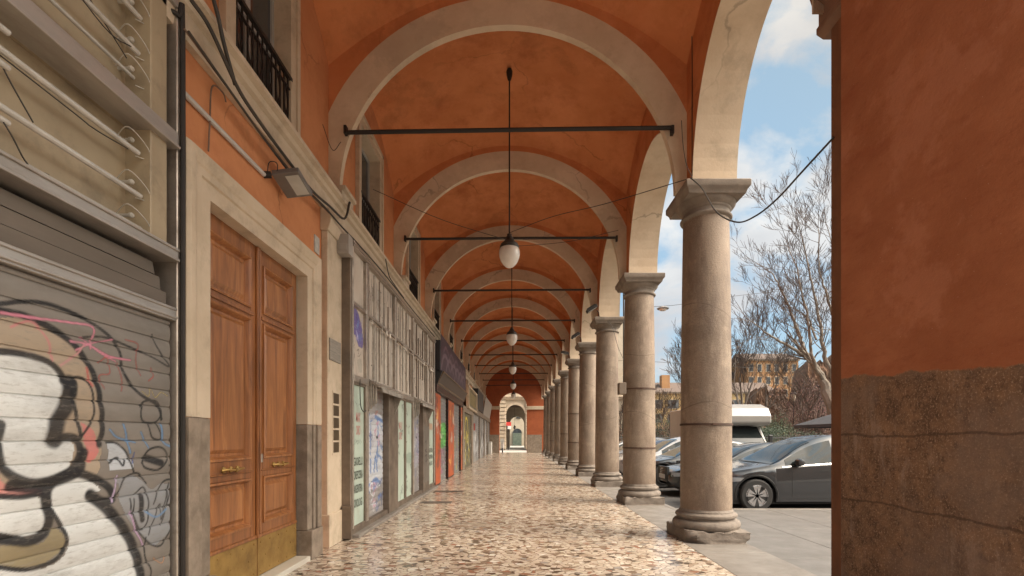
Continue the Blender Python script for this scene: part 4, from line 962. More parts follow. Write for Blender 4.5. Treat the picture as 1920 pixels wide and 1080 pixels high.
mint(7.30, 7.93, ly=[('stroke', crv([(7.45,2.05),(7.6,2.0),(7.75,2.05),(7.7,2.12)], 5), .01, DK, .7), ('stroke', crv([(7.42,1.42),(7.5,1.46),(7.6,1.40),(7.7,1.46),(7.78,1.42)], 5), .012, (.2,.25,.2), .7), ('stroke', crv([(7.45,1.40),(7.6,1.45),(7.75,1.39)], 5), .012, (.2,.25,.2), .7)], letters=LT)
cable('cable', [(X2+.02,7.55,2.40),(X2+.03,7.52,2.2),(X2+.03,7.56,1.98),(X2+.03,7.7,1.90),(X2+.02,7.86,1.93)], .008, 'short black cable hanging in a hook over the mint poster')
drip = lambda a, b, n, seed: scribbles(random.Random(seed), a, b, .2, 2.2, n, [DK, (.1,.12,.1), (.2,.24,.2)], .014, .03, .18)
mint(10.06, 10.80, ly=drip(10.1,10.8,10,3), letters=[('MAX', 1.75, .16, M_tred), ('ORO', 1.53, .16, M_tred)])
mint(10.84, 11.58, ly=drip(10.9,11.5,14,4)+[('fill', crv([(10.9,1.1),(11.5,1.15),(11.5,.9),(10.9,.95)], 3), 0, (.18,.32,.25), .5)])
mint(13.72, 14.62, ly=drip(13.8,14.5,4,6)+[('fill', [(13.76,1.9),(14.5,1.9),(14.5,1.72),(13.76,1.72)], 0, (.6,.25,.12), .7)], letters=[('OREFICERIA', 1.13, .12, M_tdark), ('ARGENTERIA', .94, .12, M_tdark), ('OROLOGI', .75, .12, M_tdark)])
M_shb = mat('scribbled_shutter', (.30,.28,.27), (.24,.225,.215), rough=.5, metal=.15, attr='paint', dirt=(.16,.14,.125), dscale=5, damt=.4)
def shop_shutter(a, b, ly): return shutter('roller_shutter', X2-.10, a, b, .13, 2.36, .10, M_shb, S2, res=.016, layers=ly, deep=.008)
r_ = random.Random(21)
lw = [('fill', crv([(8.12,1.85),(9.2,1.9),(9.25,1.2),(9.2,.65),(8.5,.6),(8.1,.75)], 4), 0, (.56,.58,.62))]
for p_ in ([(8.15,1.78),(8.45,1.85),(8.5,1.3),(8.5,.9)], [(8.1,1.8),(8.25,1.6),(8.15,1.3)], [(8.5,1.8),(8.9,1.85),(8.95,1.4),(8.9,1.2),(9.2,1.1)], [(8.12,1.0),(8.2,.7),(8.5,.68),(8.8,.75),(9.1,.66)], [(8.95,1.85),(9.25,1.8)], [(8.7,.9),(8.8,1.15),(8.9,.9)]): lw.append(('stroke', crv(p_, 6), .07, (.14,.24,.47)))
lw += scribbles(r_, 8.1, 9.25, .2, 1.9, 46, [(.62,.62,.64),(.62,.62,.64),(.55,.3,.4),(.1,.12,.25),(.14,.24,.47),(.5,.5,.55),DK], .018, .05, .24)+scribbles(r_, 8.1, 9.25, 1.9, 2.3, 8, [(.5,.2,.2),(.4,.18,.16)], .012, .02, .15)+[('stroke', [(8.84,1.5),(8.94,1.5)], .05, DK)]
shop_shutter(8.06, 9.30, lw)
lw = [('fill', crv([(11.75,1.7),(12.7,1.7),(12.7,.8),(11.8,.75)], 4), 0, (.46,.46,.52), .8)]+scribbles(r_, 11.7, 12.8, .2, 1.9, 46, [(.3,.3,.42),(.6,.59,.62),(.6,.6,.62),(.35,.28,.36),(.14,.16,.3)], .02, .05, .26)+[('stroke', [(12.4,1.5),(12.5,1.5)], .05, DK)]
shop_shutter(11.70, 12.78, lw)
for a, b, z_ in ((9.30,10.04,2.34), (12.78,13.70,2.34)):
    lyp = [] if a < 10 else [('stroke', crv([(13.0,1.35),(13.2,1.4),(13.25,1.2),(13.05,1.15),(13.3,1.1)], 5), .03, DK), ('stroke', crv([(13.0,1.0),(13.3,1.02),(13.1,.85),(13.4,.9)], 5), .03, DK), ('stroke', crv([(13.3,1.0),(13.25,.75)], 5), .03, DK)]
    mb = MB(); mb.box(X2-.16, X2+.02, a+.01, b-.01, 0, z_); mb.build('steel_pier', M_aludark, S2, bevel=.006)
    if lyp: painted_panel('steel_pier_face', X2+.023, a+.05, b-.05, .3, 1.8, mat('steel_painted', (.20,.175,.15), (.145,.125,.105), rough=.5, metal=.4, attr='paint'), S2, lyp)
mb = MB(); mb.box(-2.62, X2-.005, 7.25, 14.75, 0, .13); mb.build('sill', M_aludark, S2, bevel=.005)
MB().box(-2.61, X2-.17, 7.26, 14.74, .14, 4.33).build('shop_backing', M_void, S2)
M_awn = mat('bent_canopy_metal', (.40,.36,.31), (.27,.235,.20), rough=.55, metal=.3, scale=7, dirt=(.12,.1,.08), dscale=6, damt=.7)
for a, b in ((8.04,9.75), (11.66,13.55)):
    aw = MB()
    aw.prism([(X2-.02,2.42),(X2+.16,2.33),(X2+.17,2.355),(X2+.01,2.46)], 'y', a, b); aw.prism([(X2+.16,2.335),(X2+.175,2.335),(X2+.19,2.26),(X2+.175,2.26)], 'y', a+.2, b)
    aw.build('canopy', M_awn, S2)
    aw = MB()
    for k in range(4): aw.box(X2+.035*k, X2+.035*k+.022, a-.03+.02*k, a+.01+.02*k, 1.93+.04*k, 2.42)
    aw.build('hanging_slats', M_awn, S2)
    aw = MB(); aw.prism([(X2+.01,2.40),(X2+.17,2.30),(X2+.03,1.95),(X2+.01,1.95)], 'y', b-.05, b-.02); aw.build('canopy_bracket', M_awn, S2)
# stone step in front
tag(MB().box(-2.62, -2.30, 7.27, 14.8, .0, .055).build('shop_step', M_kstone, None, bevel=.01), 'low worn grey stone step under the steel shopfront', 'step')
for i, (xa, xb, yc_) in enumerate(((-2.15,-1.45,11.3),(-2.23,-1.41,13.6))):
    mb = MB(); mb.box(xa, xb, yc_-.16, yc_+.16, .001, .009)
    gg = mb.build('floor_hatch', mat('hatch_iron', (.10,.08,.065), (.15,.12,.1), rough=.5, metal=.3), None)
    tag(gg, ['nearer dark metal hatch in the floor by the steel shopfront', 'farther dark metal hatch in the floor by the steel shopfront'][i], 'hatch', 'floor hatches')

# ------------------------------------------------------------------ shop 3: orange framed shop with dark fascia
X3 = -2.40
S3 = thing('orange_shopfront', 'bright orange framed shop with dark fascia, purple panel and graffiti shutters', 'shopfront', (X3, 18.6, 0), 'shopfronts along the left wall')
M_o3 = mat('orange_paint', (.42,.085,.022), (.33,.06,.018), rough=.4, scale=5, attr='paint', dirt=(.25,.06,.03), dscale=5, damt=.5)
def orange_post(a, b, seed, z1=2.9):
    rr_ = random.Random(seed); MB().box(X3-.12, X3+.0, a, b, 0, z1).build('orange_post', M_o3, S3, bevel=.01)
    painted_panel('orange_post_face', X3+.004, a+.02, b-.02, .05, z1-.05, M_o3, S3, scribbles(rr_, a, b, .3, 2.6, 18, [(.75,.42,.12),(.12,.03,.02),(.6,.5,.42),(.35,.06,.03)], .05, .12, .45), .03)
orange_post(14.85, 15.9, 1); orange_post(17.75, 19.4, 2); orange_post(21.9, 22.5, 3)
mb = MB(); mb.box(X3-.12, X3+.05, 14.85, 22.5, 2.9, 3.12); mb.build('orange_beam', M_o3, S3, bevel=.01)
r_ = random.Random(5)
gl_ = [('fill', crv([(16.0,1.9),(17.6,2.0),(17.7,1.3),(16.9,1.1),(16.0,1.2)], 4), 0, (.12,.42,.10), .9)]+scribbles(r_, 16, 17.7, 1.1, 2.0, 14, [(.2,.6,.15),(.03,.12,.03),(.5,.65,.4)], .04, .08, .4)+scribbles(r_, 16, 17.7, .1, 1.1, 26, [(.5,.2,.35),(.12,.06,.1),(.45,.42,.42),(.3,.1,.2)], .03, .06, .35)
M_sh3 = mat('third_shutter', (.25,.24,.23), (.19,.18,.175), rough=.5, metal=.2, attr='paint')
shutter('roller_shutter', X3-.10, 15.9, 17.75, .0, 2.9, .13, M_sh3, S3, res=.03, layers=gl_, deep=.01)
gl_ = [('fill', crv([(19.5,1.7),(20.3,1.6),(20.2,.5),(19.5,.4)], 4), 0, (.5,.42,.10), .6)]+scribbles(r_, 19.5, 21.8, .2, 2.2, 36, [(.55,.5,.1),(.5,.5,.5),(.25,.2,.22),(.4,.15,.15)], .03, .07, .4)
shutter('roller_shutter', X3-.10, 19.4, 21.9, .0, 2.9, .13, M_sh3, S3, res=.03, layers=gl_, deep=.01)
mb = MB(); mb.prism([(X3-.1,3.12),(X3+.06,3.12),(X3+.22,3.52),(X3-.1,3.52)], 'y', 14.85, 22.6); mb.build('lower_fascia', mat('fascia_dark', (.016,.015,.016), (.025,.023,.023), rough=.35), S3, bevel=.01)
mb = MB(); mb.tube([(X3+.08,14.9,3.18),(X3+.24,14.9,3.50),(X3+.24,22.5,3.50)], .018, 6); mb.tube([(X3+.08,14.9,3.16),(X3+.08,22.5,3.16)], .018, 6); mb.build('fascia_trim', mat('trim_gold', (.22,.15,.09), rough=.5, metal=.3), S3)
mb = MB(); mb.box(X3-.1, X3+.15, 14.83, 22.6, 3.53, 4.45); mb.build('fascia_box', mat('fascia_black', (.012,.011,.014), (.02,.018,.02), rough=.5), S3, bevel=.01)
M_pur = mat('purple_panel', (.035,.018,.03), (.06,.035,.05), rough=.5, scale=1.2, attr='paint')
lyp = [('stroke', crv([(15+k*1.1, 3.6+.1*(k % 3)), (15.5+k*1.1, 4.05), (16.2+k*1.1, 4.12), (16.9+k*1.1, 3.8)], 6), .16, (.24,.16,.20), .8) for k in range(6)]+[('stroke', crv([(15.5+k*1.4, 4.2), (16+k*1.4, 4.42), (16.7+k*1.4, 4.3)], 6), .12, (.21,.12,.16), .8) for k in range(5)]
painted_panel('picture_panel', X3+.156, 14.9, 22.5, 3.56, 4.66, M_pur, S3, lyp, .04)

# ------------------------------------------------------------------ shop 4
S4 = thing('olive_shopfront', 'narrow olive shutter with a yellow painted loop under a framed cream sign', 'shopfront', (X3, 25, 0), 'shopfronts along the left wall')
mb = MB(); mb.box(X3-.2, X3+.03, 22.62, 23.2, 0, 3.0); mb.build('dark_pier', M_dark, S4, bevel=.01)
mb = MB(); mb.box(X3-.2, X3+.03, 27.2, 28.2, 0, 3.0); mb.build('dark_pier', M_dark, S4, bevel=.01)
YEL = (.70,.55,.06)
ly4 = [('stroke', crv([(23.6,.15),(23.7,1.0),(24.3,2.3),(25.0,2.45),(25.5,2.2),(25.9,1.2),(26.3,.2)], 8), .16, YEL), ('stroke', crv([(24.3,.2),(24.5,1.0),(24.9,1.8),(25.2,1.0),(25.3,.3)], 8), .14, YEL), ('stroke', crv([(23.9,.3),(24.4,.9),(25.2,.5),(25.8,.9)], 8), .10, (.5,.5,.3))]+scribbles(random.Random(8), 23.3, 27, .1, 1.6, 26, [(.45,.45,.4),(.6,.5,.1),(.04,.04,.03)], .07, .14, .5)
shutter('roller_shutter', X3-.05, 23.2, 27.2, 0, 2.7, .13, mat('olive_shutter', (.13,.115,.07), (.09,.08,.05), rough=.5, attr='paint'), S4, res=.04, layers=ly4, deep=.012)
mb = MB(); mb.box(X3-.2, X3+.04, 22.62, 28.2, 2.71, 3.0); mb.build('lintel', M_dark, S4, bevel=.01)
mb = MB(); mb.box(X3, X3+.16, 24.2, 29.6, 2.95, 3.05); mb.box(X3, X3+.16, 24.2, 29.6, 4.0, 4.1); mb.box(X3, X3+.16, 24.2, 24.35, 3.05, 4.0); mb.box(X3, X3+.16, 29.45, 29.6, 3.05, 4.0); mb.build('sign_frame', M_cream, S4, bevel=.01)
mb = MB(); mb.box(X3, X3+.08, 24.35, 29.45, 3.05, 4.0); sp_ = mb.build('sign_panel', mat('sign_olive', (.20,.16,.08), (.12,.1,.06), rough=.5), S4)
for k in range(7): MB().box(X3+.081, X3+.11, 24.7+k*.65, 24.78+k*.65, 3.2, 3.85).build('sign_bar', mat('sign_cream', (.55,.45,.25)), sp_)

# ------------------------------------------------------------------ shop 5
S5 = thing('grey_shopfront', 'row of grey shutters covered in white tags near the end wall', 'shopfront', (X3, 37, 0), 'shopfronts along the left wall')
M_s5 = mat('far_shutter', (.27,.26,.25), (.2,.19,.185), rough=.5, metal=.15, attr='paint')
for k, (a, b) in enumerate(((28.8,33.2),(33.8,38.4),(39.0,42.5),(43.0,46.4))):
    MB().box(X3-.2, X3+.03, b, b+.55, 0, 3.1).build('steel_pier', M_aludark, S5, bevel=.01)
    c_ = [(.6,.6,.6),(.5,.5,.52),(.1,.1,.1),(.35,.35,.35)]
    shutter('roller_shutter', X3-.05, a, b, 0, 2.9, .14, M_s5, S5, res=.06, layers=scribbles(random.Random(k+30), a, b, .2, 2.4 if k < 3 else 1.2, 34, c_, .10, .28, .8), deep=.012)
MB().box(X3-.2, X3+.10, 28.2, 46.85, 2.9, 3.2).build('lintel', M_aludark, S5, bevel=.01)
MB().box(X3-.2, X3+.18, 30.0, 35.0, 3.2, 4.5).build('dark_fascia', mat('fascia_black', (.012,.011,.014)), S5, bevel=.02)
mb = MB(); mb.prism([(X3+.02,2.95),(X3+.06,2.95),(X3+.30,4.5),(X3+.26,4.5)], 'y', 36.0, 45.5); tag(mb.build('sign_board', mat('board_grey', (.30,.265,.235), (.24,.21,.185), rough=.5), S5, bevel=.01), 'pale grey board leaning out at the top')
mb = MB(); mb.box(X3+.04, X3+.09, 28.25, 28.6, 1.9, 2.3); tag(mb.build('red_notice', mat('notice_red', (.5,.08,.06)), S5), 'small red notice')
MB().box(X3+.031, X3+.3, 44.0, 45.9, 0, 1.1).build('pale_cabinet', mat('cabinet_white', (.55,.52,.48), (.45,.42,.38)), S5, bevel=.02)

# ------------------------------------------------------------------ across the side street: second portico seen through the end arch
M_far = mat('far_facade', (.55,.47,.36), (.47,.39,.29), rough=.85, scale=1.5, dirt=(.3,.25,.18), dscale=1.5, damt=.4)
F2 = thing('far_portico', 'cream rusticated portico building across the side street, seen through the end arch', 'building', (-.1, 60, 0))
def arched_wall(mb, x0, x1, ax, aw, asz, ztop, ya, yb, n=24):
    mb.box(x0, ax-aw, ya, yb, 0, ztop); mb.box(ax+aw, x1, ya, yb, 0, ztop)
    for k in range(n):
        a0, a1 = math.pi*k/n, math.pi*(k+1)/n
        p, q = (ax-aw*math.cos(a0), asz+aw*math.sin(a0)), (ax-aw*math.cos(a1), asz+aw*math.sin(a1))
        mb.prism([p, q, (q[0], ztop), (p[0], ztop)], 'y', ya, yb)
mb = MB(); arched_wall(mb, -14, 14, .10, 1.15, 4.35, 9, 60, 61); mb.build('facade', M_far, F2)
mb = MB(); mb.box(-14, 14, 59.6, 60, 6.35, 6.6); mb.box(-14, 14, 59.75, 60, 6.1, 6.35); mb.build('cornice', M_cream, F2, bevel=.03)
mb = MB(); mb.box(-14, 14, 59.85, 60, 7.4, 7.5); mb.build('upper_band', M_cream, F2)
for s_ in (-1, 1):
    mb = MB()
    for k in range(13): mb.box(*( (-1.95,-1.1) if s_ < 0 else (1.35,2.2)), 59.7, 60, .1+k*.46, .1+k*.46+.36)
    mb.build('banded_pilaster', M_cream, F2, bevel=.02)
mb = MB()
for k in range(24):
    a0, a1 = math.pi*k/24, math.pi*(k+1)/24
    pts = [(.10-r*math.cos(a), 4.35+r*math.sin(a)) for a, r in ((a0,1.12),(a1,1.12),(a1,1.42),(a0,1.42))]
    mb.prism(pts, 'y', 59.84, 59.999)
mb.build('archivolt', M_cream, F2, smooth=False)
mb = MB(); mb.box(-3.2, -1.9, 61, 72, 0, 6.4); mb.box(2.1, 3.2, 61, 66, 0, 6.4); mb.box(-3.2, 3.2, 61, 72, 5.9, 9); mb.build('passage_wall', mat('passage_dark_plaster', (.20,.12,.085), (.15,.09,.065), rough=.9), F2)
mb = MB(); mb.box(-13, 13, 60.0, 88, -.10, -.02); mb.build('passage_floor', MATS['street_cobbles'], F2)
mb = MB(); arched_wall(mb, -3.2, 3.2, .35, 1.05, 3.5, 6.4, 72, 72.8); mb.build('passage_arch', M_far, F2)
mb = MB(); mb.box(-14, 14, 60.2, 72, 9.01, 16); mb.build('upper_storeys', M_far, F2)
for xx in (-1.5,):
    pass
F3 = thing('end_building', 'pale building with an arched window closing the view at the very end', 'building', (0, 92, 0))
MB().box(-8, 8, 92, 100, -.1, 20).build('facade', M_far, F3)
MB().lathe([(.85,0),(.85,.1)], (.5,91.88,2.3), 24, axis='y').build('arched_window', M_glass, F3)
MB().box(-.35, 1.3, 91.7, 91.95, 0, 2.3).build('green_door', mat('dull_green', (.16,.19,.15), (.10,.13,.10), rough=.5), F3)
for z in (7.2, 10.5):
    for x in (-2.4, .7, 3.6): MB().box(x-.4, x+.4, 91.86, 91.99, z-2.2, z-.6).build('window', M_glass, F3)
# sign on the far corner
P = thing('lit_sign', 'small red and white sign hanging beside the far passage arch', 'sign', (-.92, 59.2, 2.9))
M_redl = mat('sign_red', (.65,.06,.05), (.55,.05,.04)); M_whl = mat('sign_white', (.75,.72,.7), (.68,.66,.64))
MB().box(-1.02, -.42, 59.3, 59.42, 2.9, 3.35).build('red_board', M_redl, P); MB().box(-.85, -.42, 59.3, 59.42, 2.5, 2.88).build('white_board', M_whl, P)
MB().tube([(-1.0,59.36,3.2),(-1.0,60,3.2)], .03).build('bracket', M_iron, P)
MB().tube([(-.75,59.36,0),(-.75,59.36,2.9)], .05).build('post', M_iron, P)
# second part: far pendant lamps in the street arch belong to the passage
for i, (yy, zz) in enumerate(((72, 4.6),)):
    dup(lamp0, (.0, yy, 2.6), 'tiny pendant lamp in the dark passage across the side street')

# parked scooter by the end arch
def scooter(x, y):
    P = thing('parked_scooter', 'pale scooter parked just outside the end arch on the left', 'scooter', (x, y, 0))
    for dy in (-.6, .6):
        MB().lathe([(.10,-.05),(.24,-.05),(.26,-.03),(.26,.03),(.24,.05),(.10,.05)], (x, y+dy, .17), 20, axis='x').build('wheel', M_black, P, smooth=True)
    mb = MB(); mb.prism([(y+.75,.35),(y+.7,.75),(y+.1,.80),(y-.02,.45),(y-.25,.28),(y-.45,.35),(y-.55,1.0),(y-.62,1.0),(y-.68,.4),(y-.35,.18),(y+.3,.18)], 'x', x-.13, x+.13); mb.build('body', mat('scooter_paint', (.55,.54,.52), (.5,.49,.47), rough=.3), P, bevel=.03, seg=2)
    MB().box(x-.12, x+.12, y+.0, y+.68, .79, .87).build('seat', M_black, P, bevel=.02)
    MB().tube([(x-.3,y-.5,1.06),(x,y-.6,1.0),(x+.3,y-.5,1.06)], .018).build('handlebar', M_iron, P)
    MB().lathe([(.07,0),(.06,.04),(.01,.05)], (x,y-.66,.88), 12, axis='y').build('headlight', M_fglass, P)
    MB().prism([(y-.58,1.0),(y-.50,1.35),(y-.49,1.35),(y-.56,1.0)], 'x', x-.2, x+.2).build('windscreen', M_fglass, P)
scooter(-1.25, 50.6)

# ------------------------------------------------------------------ cars
M_tyre = mat('tyre', (.018,.018,.018), (.03,.028,.026), rough=.8)
M_rim = mat('alloy_rim', (.55,.55,.56), (.45,.45,.46), rough=.25, metal=.9)
M_rimd = mat('dark_rim', (.02,.02,.022), rough=.4, metal=.5)
M_cglass = mat('car_glass', (.012,.017,.017), (.016,.02,.02), rough=.03, spec=.55)
M_trim = mat('black_trim', (.012,.012,.013), (.018,.018,.018), rough=.45)
M_chrome = mat('chrome', (.7,.7,.7), rough=.12, metal=1)
M_hl = mat('headlight_glass', (.35,.37,.38), (.2,.2,.21), rough=.06, spec=.9)
def paint(name, c): return mat(name, c, tuple(v*.92 for v in c), rough=.35, metal=.0, coat=1.0, scale=1)
def car(loc, label, pm, Lg=4.75, Wd=1.92, H=1.62, wb=(.88, 3.77), wr=.355, top=None, belt=None, side=None, rim='five', grille=False, cat='car', detail=True, group='cars parked nose-in along the street', y_side=-1):
    """nose points to -X; local frame: s along +X from the nose, t across"""
    C = thing('parked_car', label, cat, loc, group)
    top = top or [(0,.62),(.08,.74),(.35,.84),(.8,.92),(1.15,.985),(1.35,1.05),(1.75,1.29),(2.1,1.47),(2.5,1.59),(2.85,1.62),(3.2,1.60),(3.7,1.50),(4.1,1.36),(4.45,1.18),(4.62,1.08),(4.72,.9),(4.75,.7)]
    sc = H/1.62; Tp = crv([(a*Lg/4.75, b*sc) for a, b in top], 10)
    ztop = lambda s: float(np.interp(s, Tp[:, 0], Tp[:, 1]))
    zbelt = lambda s: float(np.interp(s, [0, .8, 1.2, 2.2, 3.6, Lg], [.70*sc, .86*sc, .93*sc, 1.0*sc, 1.09*sc, 1.10*sc]))
    half = lambda s: Wd/2*float(np.interp(s, [0, .06, .18, .4, .8, 1.4, 3.4, 4.2, 4.55, 4.7, Lg], [.50, .66, .79, .90, .965, .995, 1.0, .97, .90, .82, .70]))
    def zbot(s):
        z = float(np.interp(s, [0, .1, .5, Lg-.5, Lg-.1, Lg], [.42, .26, .20, .20, .30, .45]))
        for wx in wb:
            q = (wr+.055)**2-(s-wx)**2
            if q > 0: z = max(z, wr+math.sqrt(q))
        return z
    ss = sorted(set(list(np.linspace(0, Lg, 70))+[wx+(wr+.055)*math.cos(a) for wx in wb for a in np.linspace(0, math.pi, 15)]))
    def section(s):
        zt, zb, w_ = ztop(s), zbot(s), half(s); bl = min(zbelt(s), zt-.05)
        gh = max(0, min(1, (zt-bl-.06)/.4))
        zre = zt-.07*gh-.012; wre = w_*(.93-.20*gh)
        m1 = zb+(bl-zb)*.35; m2 = zb+(bl-zb)*.75
        return [(zb, w_*.93 if zb < .4 else w_*.985), (zb+.03, w_*.985), (max(m1, zb+.04), w_), (max(m2, zb+.05), w_*.995), (max(bl-.03, zb+.06), w_*.975), (max(bl, zb+.07), w_*.945),
                (bl+(zre-bl)*.5, w_*.945+(wre-w_*.945)*.42), (max(zre, bl+.003), wre), (zt-.022*gh-.003, wre*.90), (zt-.004*gh, wre*.6), (zt, 0)]
    x0, y0, z0 = loc
    mb = MB(); secs = [section(s) for s in ss]
    full = [[(z, -w_) for z, w_ in sc_]+[(z, w_) for z, w_ in sc_[-2::-1]] for sc_ in secs]
    mb.grid(lambda i, j: (x0+ss[i], y0+full[i][j][1], z0+full[i][j][0]), len(ss), len(full[0]))
    n = len(full[0]); mb.f += [tuple(range(n-1,-1,-1)), tuple(range((len(ss)-1)*n, len(ss)*n))]; mb.m += [0, 0]
    mb.build('body', pm, C, smooth=True)
    MB().box(x0+.35, x0+Lg-.3, y0-Wd/2+.12, y0+Wd/2-.12, z0+.17, z0+.5).build('underbody', M_black, C)
    def side_pt(s, z, t, off):
        sc_ = section(s); zz = [p[0] for p in sc_]; ww = [p[1] for p in sc_]
        return (x0+s, y0+t*(float(np.interp(z, zz, ww))+off), z0+z)
    def patch(name, s0, s1, lo, hi, m, t, off=.006, ns=24, nz=6, parent=None):
        g_ = MB(); S_ = np.linspace(s0, s1, ns)
        g_.grid(lambda i, j: side_pt(S_[i], lo(S_[i])+(max(hi(S_[i]), lo(S_[i])+.004)-lo(S_[i]))*j/(nz-1), t, off), ns, nz)
        return g_.build(name, m, parent or C, smooth=True)
    hi_ = lambda s: section(s)[7][0]-.02
    lo_ = lambda s: zbelt(s)+.015
    q = Lg/4.75
    # find where greenhouse starts and ends
    cand = [s for s in np.linspace(1.2*q, Lg-.2, 120) if hi_(s)-lo_(s) > .02]; g0, g1 = cand[0], cand[-1]
    for t in (-1, 1):
        sp = [(g0+.28, 2.55*q), (2.62*q, 3.42*q), (3.52*q, g1-.12)]
        for a, b in sp:
            if b-a > .15: patch('side_window', a, b, lo_, hi_, M_cglass, t)
        if detail:
            patch('window_trim', g0+.2, g1-.05, lambda s: zbelt(s)-.012, lambda s: zbelt(s)+.008, M_chrome, t, .012, nz=2)
            dm = MB()
            for sx in (1.62*q, 2.585*q, 3.5*q):
                for zz_ in np.linspace(.34, .96, 10):
                    p, r_ = side_pt(sx, zz_, t, .0015), side_pt(sx, zz_+.07, t, .0015); dm.tube([p, r_], .004, 4)
            dm.tube([side_pt(s_, .30, t, .001) for s_ in np.linspace(1.62*q, 3.5*q, 10)], .004, 4)
            dm.build('door_seam', M_black, C)
            patch('door_panel_crease', 1.4*q, 3.3*q, lambda s: .40, lambda s: .42, pm, t, .006, nz=2)
            for a in (1.62*q+.62, 2.585*q+.62):
                patch('door_handle', a, a+.18, lambda s: .86*sc, lambda s: .885*sc, M_trim, t, .008, ns=4, nz=2)
            # arch lining
            for wx in wb:
                al = MB(); al.tube([side_pt(wx+(wr+.075)*math.cos(a), max(.2, wr+(wr+.075)*math.sin(a)), t, -.008) for a in np.linspace(-.25, math.pi+.25, 20)], .03, 6); al.build('wheel_arch_trim', M_trim, C, smooth=True)
        # mirror
        mm = MB(); mx_, mz = g0+.52, zbelt(g0+.5)+.06; b_ = side_pt(mx_, mz, t, 0)
        mm.lathe([(.02,-.10),(.07,-.085),(.085,0),(.07,.085),(.02,.10)], (b_[0], b_[1]+t*.13, b_[2]+.02), 14, axis='y')
        mr_ = mm.build('mirror', pm, C, smooth=True)
        MB().tube([b_, (b_[0], b_[1]+t*.08, b_[2]-.01)], .022, 6).build('mirror_arm', M_trim, mr_)
    # windscreen, rear window: follow the roof surface
    def top_patch(name, s0, s1, m, fr=.93):
        g_ = MB(); S_ = np.linspace(s0, s1, 20)
        def P(i, j):
            s = S_[i]; sc_ = section(s); u = -1+2*j/12; wmax = sc_[7][1]*fr; w_ = abs(u)*wmax
            zz = float(np.interp(w_, [0, sc_[9][1], sc_[8][1], sc_[7][1]], [sc_[10][0], sc_[9][0], sc_[8][0], sc_[7][0]]))
            return (x0+s-.004, y0+u*wmax, z0+zz+.007)
        g_.grid(P, 20, 13); return g_.build(name, m, C, smooth=True)
    top_patch('windscreen', 1.22*q, 2.16*q, M_cglass); top_patch('rear_window', 3.75*q, 4.42*q, M_cglass)
    for t in (-1, 1):
        hm = MB(); hm.grid(lambda i, j: (x0+float(np.interp(i/7, [0,1],[.05,.62]))*1.0, side_pt(.05+.57*i/7, (.60+.02*i/7+.10*j/3)*sc, t, .008)[1], z0+(.60+.05*i/7+(.13-.06*i/7)*j/3)*sc), 8, 4)
        hm.build('headlight', M_hl, C, smooth=True)
        hm = MB(); S_ = np.linspace(Lg-.45, Lg-.05, 6); hm.grid(lambda i, j: side_pt(S_[i], .85*sc+.12*j/2, t, .008), 6, 3); hm.build('tail_light', mat('tail_red', (.35,.02,.02), rough=.15), C, smooth=True)
    if grille:
        gm = MB()
        for k in range(9): gm.tube([(x0-.02+.03*abs(u), y0+u*.42, z0+.40+.045*k) for u in np.linspace(-1, 1, 8)], .009, 5)
        gm.build('grille', M_chrome, C)
        MB().box(x0-.01, x0+.05, y0-.44, y0+.44, z0+.37, z0+.79).build('grille_backing', M_black, C)
    else: MB().box(x0-.012, x0+.06, y0-.40, y0+.40, z0+.30, z0+.44).build('grille', M_black, C, bevel=.01)
    MB().box(x0-.03, x0-.015, y0-.26, y0+.26, z0+.46, z0+.57).build('number_plate', mat('plate_white', (.7,.7,.68)), C)
    for wx in wb:
        for t in (-1, 1):
            yc_ = y0+t*(Wd/2-.13); W_ = MB()
            W_.lathe([(wr*.66,-.11),(wr*.9,-.115),(wr*.985,-.09),(wr,-.05),(wr,.05),(wr*.985,.09),(wr*.9,.115),(wr*.66,.11)], (x0+wx, yc_, z0+wr), 36, axis='y')
            wh = W_.build('wheel', M_tyre, C, smooth=True)
            R_ = MB(); yo = yc_+t*.10; R_.lathe([(wr*.69,-.0),(wr*.71,.014),(wr*.63,.014),(wr*.60,-.03)], (x0+wx, yo, z0+wr), 36, axis='y', cap=False)
            ns = 5 if rim == 'five' else 14
            for k in range(ns):
                a = 2*math.pi*k/ns+.3
                if rim == 'five':
                    for da, r0_, r1_, w0, w1 in ((-.21,.10,.655,.05,.085),(.21,.10,.655,.05,.085)):
                        c0, c1 = a+da*.5, a+da
                        u0 = Vector((math.cos(c0), 0, math.sin(c0))); u1 = Vector((math.cos(c1), 0, math.sin(c1))); n0 = Vector((-u0.z, 0, u0.x)); n1_ = Vector((-u1.z, 0, u1.x)); b_ = Vector((x0+wx, yo, z0+wr))
                        pA, pB, pC, pD = b_+u0*wr*r0_-n0*wr*w0, b_+u0*wr*r0_+n0*wr*w0, b_+u1*wr*r1_+n1_*wr*w1*1.5, b_+u1*wr*r1_-n1_*wr*w1*1.5
                        o_ = Vector((0, t*.012, 0)); R_.add([p+o_ for p in (pA,pB,pC,pD)]+[p-o_ for p in (pA,pB,pC,pD)], [(0,1,2,3),(7,6,5,4),(0,4,5,1),(1,5,6,2),(2,6,7,3),(3,7,4,0)])
                else:
                    b_ = Vector((x0+wx, yo, z0+wr))
                    for da in (-.22, .22):
                        R_.tube([b_+Vector((math.cos(a)*wr*.1,0,math.sin(a)*wr*.1)), b_+Vector((math.cos(a+da)*wr*.64,0,math.sin(a+da)*wr*.64))], .010, 4)
            R_.lathe([(.001,-.01),(wr*.16,-.01),(wr*.16,.014),(.001,.02)], (x0+wx, yo, z0+wr), 14, axis='y')
            R_.build('rim', M_rim, wh, smooth=True)
            MB().lathe([(.001,0),(wr*.66,0),(wr*.66,t*.01),(.001,t*.01)], (x0+wx, yc_+t*.045, z0+wr), 24, axis='y').build('brake_disc', M_rimd, wh)
    return C
